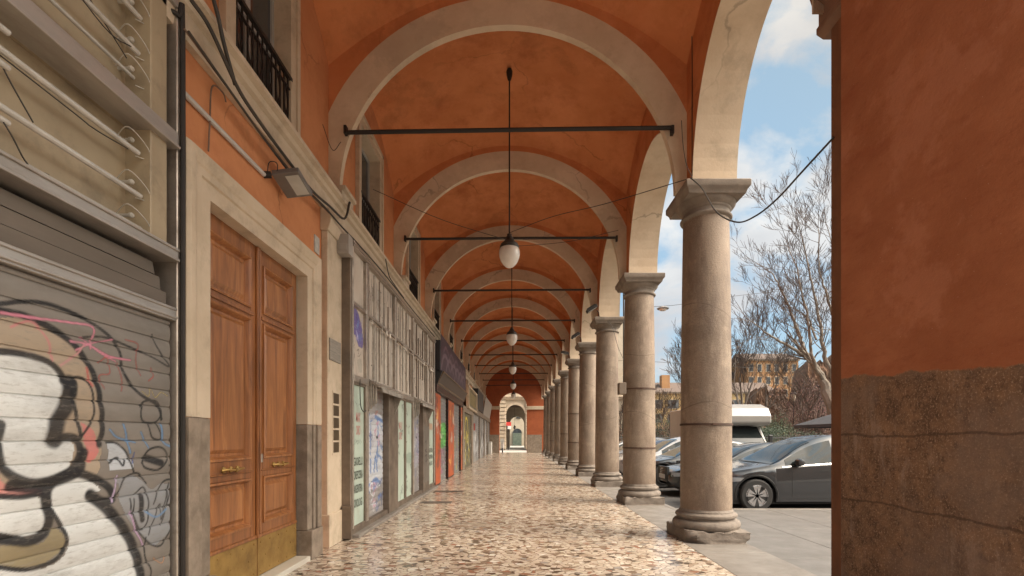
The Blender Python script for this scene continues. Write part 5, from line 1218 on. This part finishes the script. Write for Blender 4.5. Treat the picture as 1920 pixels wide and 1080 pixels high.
G0 = -.10
car((4.28, 10.42+.96, G0), 'dark grey hatchback parked nearest, side on between the nearest column and the pier', paint('paint_graphite', (.013,.0145,.018)), H=1.66)
car((4.18, 13.85, G0), 'dark car with chrome barred nose just showing left of the nearest column', paint('paint_black', (.007,.007,.008)), H=1.46, grille=True, rim='mesh')
car((3.78, 16.35, G0), 'black car with fine spoked alloy wheel seen between the first and second columns', paint('paint_black', (.007,.007,.008)), H=1.55, rim='mesh')
car((3.9, 18.9, G0), 'white roofed silver car behind the black car with spoked wheels', paint('paint_silver', (.42,.43,.44)), H=1.66, detail=False)
car((3.8, 21.6, G0), 'dark blue car showing between the second and third columns', paint('paint_blue', (.03,.04,.07)), H=1.5, detail=False)
car((3.9, 24.3, G0), 'grey car parked farther along behind the third column', paint('paint_grey', (.16,.16,.165)), H=1.6, detail=False)
car((3.8, 27.4, G0), 'white car parked farthest along the row of cars', paint('paint_white', (.6,.6,.6)), H=1.5, detail=False)

# camper van
def camper(x, y):
    P = thing('camper_van', 'white camper van with a big overcab bulge, facing the walkway', 'camper van', (x, y, G0))
    M_w = mat('camper_white', (.30,.29,.27), (.27,.26,.24), rough=.35, coat=.3)
    z = G0; hw = 1.12
    # body: side profile (y depth, z), nose towards -Y
    MB().prism([(y+1.75,z+.55),(y+1.75,z+2.95),(y+6.2,z+2.95),(y+6.2,z+.45)], 'x', x-hw, x+hw).build('living_box', M_w, P, bevel=.06, seg=3)
    MB().prism([(y+1.76,z+2.06),(y+.62,z+2.08),(y+.42,z+2.18),(y+.40,z+2.45),(y+.62,z+2.78),(y+1.2,z+2.97),(y+1.76,z+2.99)], 'x', x-hw-.01, x+hw+.01).build('overcab', M_w, P, bevel=.07, seg=3)
    MB().prism([(y+1.74,z+.4),(y+1.74,z+2.05),(y+.95,z+2.05),(y+.28,z+1.28),(y-.12,z+1.12),(y-.22,z+.95),(y-.24,z+.42),(y,z+.3)], 'x', x-.93, x+.93).build('cab', M_w, P, bevel=.05, seg=3)
    def fp(u, v, off=.012):     # on the sloping windscreen
        yy = y+.95-(.67)*(1-v); zz = z+1.28+.77*v
        return (x+u, yy-off*.75, zz+off*.65)
    g_ = MB(); g_.add([fp(-.84,.06), fp(.84,.06), fp(.76,.93), fp(-.76,.93)], [(0,1,2,3)]); wsx = g_.build('windscreen', M_cglass, P)
    g_ = MB(); g_.tube([fp(-.84,.05,.02), fp(.84,.05,.02), fp(.76,.94,.02), fp(-.76,.94,.02), fp(-.84,.05,.02)], .018, 5); g_.tube([fp(-.5,.07,.03), fp(.0,.14,.03)], .012, 4); g_.tube([fp(.15,.07,.03), fp(.62,.14,.03)], .012, 4); g_.build('wiper_and_seal', M_trim, wsx)
    MB().box(x-.32, x+.22, y-.02, y+.08, z+1.155, z+1.195).build('bonnet_vent', M_trim, P)
    MB().box(x-.55, x+.55, y-.26, y-.2, z+.72, z+.98).build('grille', M_trim, P, bevel=.02)
    MB().box(x-.95, x+.95, y-.32, y-.15, z+.35, z+.62).build('bumper', M_trim, P, bevel=.04)
    for s_ in (-1, 1):
        MB().box(x+s_*.76-.14, x+s_*.76+.14, y-.25, y-.1, z+.72, z+.98).build('headlight', M_hl, P, bevel=.04, seg=2)
        MB().box(x+s_*1.12-.09, x+s_*1.12+.09, y+.45, y+.55, z+1.3, z+1.7).build('mirror', M_trim, P, bevel=.03)
        for yy in (y+.45, y+4.6): MB().lathe([(.15,-.11),(.34,-.11),(.36,-.08),(.36,.08),(.34,.11),(.15,.11)], (x+s_*.83, yy, z+.36), 28, axis='x').build('wheel', M_tyre, P, smooth=True)
    MB().box(x-1.0, x+1.0, y-.02+2.05, y+2.05, z+2.5, z+2.7).build('side_marker', M_trim, P)
camper(9.15, 19.2)

# ------------------------------------------------------------------ far buildings round the square
M_win = mat('far_window', (.05,.055,.06), (.08,.085,.09), rough=.3)
def building(name, label, x0, x1, y, zt, m, rows, cols, wz, wh, ww, shut=None, roof=None, dep=12, base=2.0):
    P = thing(name, label, 'building', ((x0+x1)/2, y, G0))
    MB().box(x0, x1, y, y+dep, G0, zt).build('wall', m, P)
    mb = MB(); mb.box(x0-.3, x1+.3, y-.4, y+dep, zt, zt+.35); mb.build('cornice', M_cream, P, bevel=.05)
    if roof:
        mb = MB(); mb.prism([(y-.6,zt+.35),(y+dep,zt+.35),(y+dep*.5,zt+.35+roof)], 'x', x0-.2, x1+.2); r_ = mb.build('roof', mat('far_roof_tiles', (.17,.12,.095), (.12,.09,.075), rough=.9, scale=2, stretch=(6,1,1)), P)
    pr = None; fr = None
    for r in range(rows):
        for c in range(cols):
            xc = x0+(x1-x0)*(c+.5)/cols; zb = base+r*wz
            if zb+wh > zt-.3: continue
            if pr is None:
                mb = MB(); mb.box(xc-ww/2-.15, xc+ww/2+.15, y-.12, y+.0, zb-.15, zb); mb.box(xc-ww/2-.15, xc+ww/2+.15, y-.12, y, zb+wh, zb+wh+.18); mb.box(xc-ww/2-.14, xc-ww/2, y-.08, y, zb, zb+wh); mb.box(xc+ww/2, xc+ww/2+.14, y-.08, y, zb, zb+wh)
                pr = mb.build('window', M_cream, P); p0 = (xc, zb)
                fr = [MB().box(xc-ww/2, xc+ww/2, y-.05, y-.02, zb, zb+wh).build('pane', M_win, pr)]
                if shut:
                    mb = MB(); mb.box(xc-ww/2-.1-ww*.45, xc-ww/2+.05, y-.2, y-.13, zb, zb+wh); mb.box(xc+ww/2-.05, xc+ww/2+.1+ww*.45, y-.2, y-.13, zb, zb+wh); fr.append(mb.build('shutters', shut, pr))
            else:
                c_ = pr.copy(); COL.objects.link(c_); c_.location = (xc-p0[0], 0, zb-p0[1])
                for q_ in fr: d_ = q_.copy(); COL.objects.link(d_); d_.parent = c_
    return P
M_yel = mat('far_yellow', (.52,.36,.17), (.44,.30,.14), rough=.9, scale=.5, dirt=(.35,.25,.15), dscale=.6, damt=.5)
M_och = mat('far_ochre', (.44,.24,.11), (.38,.20,.09), rough=.9, scale=.5, dirt=(.3,.17,.1), dscale=.6, damt=.5)
M_oran = mat('far_orange', (.50,.25,.11), (.44,.21,.09), rough=.9, scale=.5)
b1 = building('far_house', 'long yellow house with brown roof and grey shutters, low behind the parked cars', 29, 64, 120, 12.2, M_yel, 4, 9, 3.5, 2.0, 1.3, shut=mat('grey_shutters', (.12,.12,.125), (.1,.1,.1)), roof=3.0, base=1.6)
MB().box(36.6, 38.6, 122, 124, 13, 17.0).build('chimney', M_och, b1)
building('far_house', 'orange house end glimpsed just left of the second column', 14, 28.2, 112, 14.2, M_oran, 4, 4, 3.4, 2.0, 1.2, roof=0)
building('far_block', 'tall cream yellow block with rows of small dark windows behind the camper van', 52, 62.5, 135, 21.0, M_yel, 6, 6, 3.1, 1.7, .9, base=2.2)
building('far_block', 'reddish ochre block between the cream yellow block and the brick ruin', 60.5, 74, 128, 21.5, M_och, 6, 6, 3.3, 1.8, 1.0, base=2.2, roof=2.5)
building('far_house', 'plain ochre house added unseen behind the photographer, for the parked cars to reflect', 8, 70, -48, 15, M_och, 4, 14, 3.4, 2.0, 1.2, base=2, dep=14)  # added out of view to darken the reflections in the car sides
# brick ruin
def ruin():
    P = thing('brick_ruin', 'tall crumbling brown brick ruin behind the bare plane tree', 'ruin', (50, 78, G0))
    from mathutils import noise
    M_r = mat('ruin_brick', (.23,.125,.075), (.15,.085,.055), rough=.95, scale=1.2, bump=.8, bscale=8, dirt=(.30,.20,.13), dscale=.6, damt=.7)
    for (x0, x1, y, h, sd_) in ((38.5,45,80,11.5,1),(44.4,52,76,16.2,2),(50,60,74,18.5,3)):
        nx, nz = 40, 50; mb = MB()
        top_ = lambda u: h*(.82+.22*noise.noise(Vector((u*5+sd_*7, sd_, 0)))+.08*noise.noise(Vector((u*17, sd_, 2))))*(min(1, .55+u*3, .6+(1-u)*3))
        def Pf(i, j):
            u, v = i/(nx-1), j/(nz-1); z = G0+v*top_(u); n_ = noise.noise(Vector((u*7, v*9, sd_)))*.7+noise.noise(Vector((u*25, v*30, sd_)))*.25
            return (x0+(x1-x0)*u, y+n_, z)
        mb.grid(Pf, nx, nz); mb.grid(lambda i, j: (Pf(i, nz-1)[0], Pf(i, nz-1)[1]+4*j, Pf(i, nz-1)[2] if j == 0 else G0+top_(i/(nx-1))*.9), nx, 2)
        mb.grid(lambda i, j: (Pf(0, i)[0], Pf(0, i)[1]+4*j, Pf(0, i)[2]), nz, 2)
        mb.build('masonry_wall', M_r, P, fix=False)
    for (x, z, w_, h_) in ((46.5,6,1.2,3.4),(49,9,.9,2),(53,6,1.6,4)):
        MB().box(x, x+w_, 74, 75.6, z, z+h_).build('opening', M_void, P)
ruin()

# ------------------------------------------------------------------ trees
def bark(name, a, b): return mat(name, a, b, rough=.9, scale=3, stretch=(1,1,.6), bump=.3, bscale=20)
M_plane = bark('plane_bark', (.30,.25,.20), (.17,.135,.105)); M_bark = bark('grey_bark', (.16,.125,.10), (.10,.08,.065)); M_twig = mat('twig_brown', (.13,.095,.075), (.09,.065,.05), rough=.9)
def branch(mb, tw, rnd, p, d, r, ln, lev, maxlev, spread=.55, up=.18, minr=.012):
    n = 4 if lev < 3 else 3; pts = [Vector(p)]; rs = [r]; dd = Vector(d).normalized(); st = ln/n
    for k in range(n):
        dd = (dd+Vector((rnd.uniform(-1,1), rnd.uniform(-1,1), rnd.uniform(-.6,1)))*.16+Vector((0,0,up))*.3).normalized()
        pts.append(pts[-1]+dd*st); rs.append(max(minr, r*(1-.45*(k+1)/n)))
    (mb if r > .035 else tw).tube(pts, rs, 6 if r > .06 else 3, cap=False)
    if lev >= maxlev: return
    kids = rnd.choice([2, 3] if lev < maxlev-1 else [3, 4])
    for c in range(kids):
        t = rnd.uniform(.35, 1) if c else 1.0; i = min(n-1, int(t*n)); q = pts[i].lerp(pts[i+1], t*n-i) if i < n and t < 1 else pts[-1]
        ax = dd.orthogonal(); ax.rotate(Matrix.Rotation(rnd.uniform(0, 6.28), 3, dd)); a = rnd.uniform(.35, 1)*spread
        nd = (dd*math.cos(a)+ax*math.sin(a)).normalized()
        branch(mb, tw, rnd, q, nd, max(minr, rs[-1]*rnd.uniform(.6,.85) if c == 0 else rs[i]*rnd.uniform(.4,.6)), ln*rnd.uniform(.6,.86), lev+1, maxlev, spread, up, minr)
def tree(label, x, y, h, seed, r=.25, lev=6, barkm=None, trunk=None, spread=.55, minr=.012, group='bare trees in the square', name='bare_tree', tz=.33):
    P = thing(name, label, 'tree', (x, y, G0), group); rnd = random.Random(seed); mb, tw = MB(), MB()
    t0 = Vector((x, y, G0)); t1 = t0+Vector((rnd.uniform(-.3,.3), rnd.uniform(-.3,.3), h*tz)); mid = (t0+t1)/2+Vector((rnd.uniform(-.15,.15), 0, 0))
    mb.tube([t0, mid, t1], [r*1.2, r, r*.85], 10)
    for k in range(4):
        a = 6.28*k/4+rnd.uniform(-.5,.5); s_ = rnd.uniform(.25,.7)
        branch(mb, tw, rnd, t1-Vector((0,0,rnd.uniform(0,.4)*h*.2)), (math.cos(a)*s_, math.sin(a)*s_, 1), r*rnd.uniform(.45,.65), h*rnd.uniform(.22,.27), 1, lev, spread, .2, minr)
    mb.build('trunk', barkm or M_bark, P, smooth=True, fix=False); tw.build('twigs', M_twig, P, fix=False)
    return P
# the big plane tree: main limbs as seen, spread in depth
def plane_tree():
    D_ = 35.0; P = thing('plane_tree', 'big pale barked plane tree with bare upswept limbs, right beside the pier edge', 'tree', (px(1575, 815, D_).x, D_, G0), 'bare trees in the square')
    rnd = random.Random(4); mb, tw = MB(), MB()
    def C_(cx_, cy_, dd): return px(1360+cx_/2.571, 380+cy_/2.571, D_+dd)
    limbs = [([(560,1120,0),(505,960,0),(470,860,.2),(430,790,.3),(400,750,.3)], [.62,.50,.42,.36,.28]),
      ([(400,750,.3),(330,705,.0),(250,660,-.8),(190,620,-1.4),(120,570,-1.8)], [.22,.17,.14,.11,.07]),
      ([(400,750,.3),(370,680,.8),(345,610,1.2),(310,520,1.6),(270,420,1.8),(220,340,2.2),(150,290,2.6)], [.26,.22,.19,.16,.12,.09,.05]),
      ([(470,860,.2),(420,760,-.6),(412,690,-.9),(405,600,-1.2),(380,480,-1.4),(350,340,-1.6),(300,200,-2)], [.26,.19,.16,.14,.12,.09,.05]),
      ([(505,960,0),(520,850,.6),(480,740,.8),(462,640,1.0),(440,500,1.4),(410,360,1.8),(380,210,2.2),(350,100,2.4)], [.34,.28,.24,.20,.17,.13,.09,.05]),
      ([(440,660,.8),(400,560,1.8),(350,520,2.4),(290,490,3)], [.12,.10,.07,.05]),
      ([(520,850,.6),(560,700,.2),(520,560,-.6),(480,420,-1.2),(450,300,-1.8),(450,120,-2)], [.26,.2,.16,.12,.09,.05]),
      ([(505,960,0),(600,760,-1),(640,560,-2),(610,340,-2.4),(560,160,-2)], [.3,.24,.18,.13,.07]),
      ([(600,760,-1),(540,560,1),(530,400,1.5),(520,240,2),(480,60,2)], [.2,.14,.1,.08,.05])]
    for pts, rs in limbs:
        c = crv([C_(*p) for p in pts], 5); r_ = np.interp(np.linspace(0, 1, len(c)), np.linspace(0, 1, len(rs)), rs)*np.interp(np.linspace(0, 1, len(c)), [0, 1], [.85, .55])*(1 if rs[0] > .5 else .78)
        c = [Vector(p)+Vector((rnd.uniform(-.05,.05), rnd.uniform(-.08,.08), 0)) for p in c]
        mb.tube(c, list(r_), 9)
        for i in range(int(len(c)*.3), len(c)):
            for _ in range(1):
                if r_[i] > .22 or rnd.random() < .15: continue
                t = (c[min(i+1, len(c)-1)]-c[i-1]).normalized(); ax = t.orthogonal(); ax.rotate(Matrix.Rotation(rnd.uniform(0, 6.28), 3, t)); a = rnd.uniform(.4, 1.0)
                branch(mb, tw, rnd, c[i], t*math.cos(a)+ax*math.sin(a), max(.02, r_[i]*.4), rnd.uniform(.9, 1.6), 3, 6, .6, .25, .010)
        branch(mb, tw, rnd, c[-1], c[-1]-c[-3], r_[-1], 1.7, 2, 6, .5, .2, .010)
    mb.build('trunk', M_plane, P, smooth=True, fix=False); tw.build('twigs', M_twig, P, fix=False)
plane_tree()
TR = [('wide bare tree directly above the camper van', px(1392,0,52).x, 52, 17.5, 3, .30, 7), ('bare tree with many thin stems left of the plane tree', px(1432,0,58).x, 58, 15.5, 8, .24, 7),
      ('bare tree half hidden by the right side of the nearest column', px(1350,0,66).x, 66, 18, 5, .3, 7), ('small bare tree left of the nearest column, against the sky', px(1292,0,80).x, 80, 17, 12, .3, 7), ('slender bare tree in front of the yellow house', px(1250,0,62).x, 62, 8.5, 15, .14, 6),
      ('thin bare tree by the right side of the second column', px(1232,0,70).x, 70, 11, 19, .14, 6), ('low bare tree before the yellow house, middle of the gap', px(1266,0,48).x, 48, 6.2, 23, .11, 6),
      ('bare shrubby tree left of the second column', px(1166,0,60).x, 60, 7.5, 27, .12, 6), ('slim pale birch before the brick ruin', px(1513,0,40).x, 40, 7.5, 31, .06, 5), ('bare tree rising before the brick ruin', px(1530,0,64).x, 64, 12.5, 37, .18, 6)]
for lab, x, y, h, sd_, r, lv in TR: tree(lab, x, y, h, sd_, r, lv, minr=.014 if y < 60 else .02, tz=.22, spread=.5, barkm=M_plane if 'birch' in lab else None)
# leafy and reddish shrubs: many small leaf faces through a lumpy volume
def shrub(label, x, y, w_, h, d_, n, cols, seed, name='shrub', leaf=.10, z0=0.0, twigs=30):
    P = thing(name, label, 'shrub', (x, y, G0), 'shrubs in the square'); rnd = random.Random(seed)
    blobs = [(rnd.uniform(-.5,.5)*w_, rnd.uniform(-.5,.5)*d_, rnd.uniform(.25,.8)*h, rnd.uniform(.2,.42)) for _ in range(9)]
    mb = MB()
    for _ in range(n):
        bx, by, bz, br = rnd.choice(blobs); v = Vector((rnd.gauss(0,1), rnd.gauss(0,1), rnd.gauss(0,1))).normalized()*(rnd.random()**.4)
        p = Vector((x+bx+v.x*br*w_*.9, y+by+v.y*br*d_, G0+z0+max(.03, bz+v.z*br*h))); a = Vector((rnd.gauss(0,1), rnd.gauss(0,1), rnd.gauss(0,1))).normalized(); b = a.orthogonal().normalized(); s_ = leaf*rnd.uniform(.5,1.3)
        mb.add([p-a*s_*.6, p+b*s_*.35, p+a*s_*.6, p-b*s_*.35], [(0,1,2,3)], rnd.randrange(len(cols)))
    mb.build('foliage', cols, P, fix=False)
    tb = MB()
    for _ in range(twigs):
        a = rnd.uniform(0, 6.28); q = rnd.uniform(.1, .5); tb.tube([(x+rnd.uniform(-.2,.2)*w_, y+rnd.uniform(-.2,.2)*d_, G0), (x+math.cos(a)*w_*q*.5, y+math.sin(a)*d_*q*.5, G0+h*.5), (x+math.cos(a)*w_*q, y+math.sin(a)*d_*q, G0+h*rnd.uniform(.7,1.05))], [.03,.02,.01], 3)
    tb.build('stems', M_bark, P, fix=False)
g1 = mat('leaf_green', (.045,.075,.025), (.03,.05,.018), rough=.7); g2 = mat('leaf_dark_green', (.022,.04,.018), (.03,.05,.02), rough=.7); g3 = mat('leaf_olive', (.09,.10,.035), rough=.7)
r1 = mat('leaf_wine', (.13,.045,.04), (.09,.03,.03), rough=.8); r2 = mat('leaf_rust', (.20,.095,.06), (.14,.07,.045), rough=.8); r3 = mat('leaf_brown', (.12,.08,.055), rough=.8)
shrub('dark green hedge behind the roof of the nearest car', px(1478,0,38).x, 38, 4.2, 2.5, 2.0, 9000, [g1, g2, g2], 1, name='hedge')
shrub('bright green bush right behind the camper van', px(1462,0,42).x, 42, 2.0, 3.8, 2, 4000, [g1, g3, g2], 2)
shrub('wine red leafy tree crown above the dark umbrella', px(1530,0,44).x, 44, 5.5, 6.4, 3, 9000, [r1, r1, r2, r3], 3, twigs=60)
shrub('rusty brown thicket at the foot of the ruin', px(1506,0,52).x, 52, 6, 7.0, 3, 7000, [r2, r3, r3, r1], 4, twigs=60)
shrub('dark green bush in front of the yellow house', px(1240,0,56).x, 56, 3.5, 4.2, 2, 4500, [g1, g2], 5)
shrub('brownish bush at the right of the yellow house gap', px(1264,0,54).x, 54, 3, 3.6, 2, 3500, [r3, r2, g2], 6)
shrub('brown bush left of the second column behind the cars', px(1163,0,50).x, 50, 2.6, 4.6, 2, 3500, [r3, g2, r2], 7)
shrub('low green planting along the fence', px(1530,0,34).x, 34, 5, 1.9, 1, 4000, [g2, g3, r3], 8)
for i, (x, y, w_, h) in enumerate(((55,70,14,5),(30,75,14,3.4),(46,100,22,3.2))):
    shrub(['wide brown green thicket right of the ruin foot', 'wide dull thicket before the yellow house', 'long distant brown thicket at the back of the square'][i], x, y, w_, h, 4, 6000, [r3, g2, r2], 40+i, leaf=.22)
# lamp post, fence, umbrella
def lamp_post(x, y, h, label):
    P = thing('street_lamp', label, 'street lamp', (x, y, G0), 'street lamps in the square')
    MB().lathe([(.12,0),(.12,.3),(.06,.5),(.045,1.2),(.04,h-.3)], (x,y,G0), 12).build('post', M_iron, P, smooth=True)
    MB().lathe([(.08,h-.3),(.16,h-.1),(.22,h+.35),(.05,h+.38)], (x,y,G0), 8).build('lantern', mat('lantern_glass', (.5,.42,.32), rough=.3), P)
    MB().lathe([(.26,h+.36),(.18,h+.5),(.05,h+.6),(.01,h+.75)], (x,y,G0), 8).build('cap', M_iron, P)
lamp_post(px(1488,0,45).x, 45, 5.2, 'old street lamp before the brick ruin'); lamp_post(px(1496,0,60).x, 60, 4.6, 'farther small street lamp with a white globe')
P = thing('iron_fence', 'grey iron railing fence between the cars and the square', 'fence', (24, 30, G0))
mb = MB(); xa, xb = 4, 44
for k in range(int((xb-xa)/.14)): mb.box(xa+k*.14-.012, xa+k*.14+.012, 29.99, 30.01, G0, G0+1.75)
bars = mb.build('fence_bars', mat('fence_grey', (.10,.10,.10), (.14,.135,.13), rough=.7), P)
bars['kind'] = 'stuff'
mb = MB(); mb.box(xa, xb, 29.97, 30.03, G0+1.55, G0+1.60); mb.build('top_rail', MATS['fence_grey'], P)
mb = MB(); mb.box(xa, xb, 29.85, 30.15, G0, G0+.35); mb.build('fence_kerb', M_kstone, P)
ux, uy = px(1585,0,26).x, 26
P = thing('cafe_umbrella', 'dark square parasol half hidden behind the near pier', 'umbrella', (ux, uy, G0))
MB().tube([(ux,uy,G0),(ux,uy,2.95)], .035, 8).build('pole', M_iron, P)
mb = MB(); q = 1.75; zl_, zu = 2.18, 2.95
mb.add([(ux-q,uy-q,zl_),(ux+q,uy-q,zl_),(ux+q,uy+q,zl_),(ux-q,uy+q,zl_),(ux,uy,zu),(ux-q,uy-q,zl_-.16),(ux+q,uy-q,zl_-.16),(ux+q,uy+q,zl_-.16),(ux-q,uy+q,zl_-.16)], [(0,1,4),(1,2,4),(2,3,4),(3,0,4),(0,5,6,1),(1,6,7,2),(2,7,8,3),(3,8,5,0)])
mb.build('canopy', mat('umbrella_dark', (.045,.045,.05), (.06,.06,.065), rough=.8), P, fix=False)
# overhead wires with hanging street light
cable('overhead_wire', [px(1226,575,24), px(1243,574,24.5), px(1281,570,26), px(1370,556,30), px(1480,545,34), px(1620,540,40)], .012, 'overhead street wire carrying the hanging lamp behind the columns', group='overhead wires')
cable('overhead_wire', [px(1160,676,40), px(1240,679,42), px(1300,684,44), px(1420,690,50)], .014, 'lower overhead wire between the second and nearest columns', group='overhead wires')
p = px(1243, 574, 24.5)
P = thing('hanging_street_light', 'small grey street light hanging on the overhead wire', 'street lamp', (p.x, p.y, p.z))
MB().lathe([(.02,.02),(.10,0),(.26,-.06),(.30,-.10),(.27,-.13),(.05,-.15)], (p.x,p.y,p.z-.02), 18).build('housing', mat('lamp_grey2', (.25,.25,.25), rough=.5), P, smooth=True)
MB().lathe([(.2,-.12),(.15,-.2),(.02,-.22)], (p.x,p.y,p.z-.02), 18).build('diffuser', M_globe, P, smooth=True)
# small grey box on the downpipe of the second column
mb = MB(); q_ = px(1165, 728, 11.0); mb.box(q_.x-.07, q_.x+.09, 10.9, 11.1, q_.z-.14, q_.z+.12)
tag(mb.build('junction_box', M_aludark, None, bevel=.01), 'small dark junction box strapped to the left of the second column', 'box')
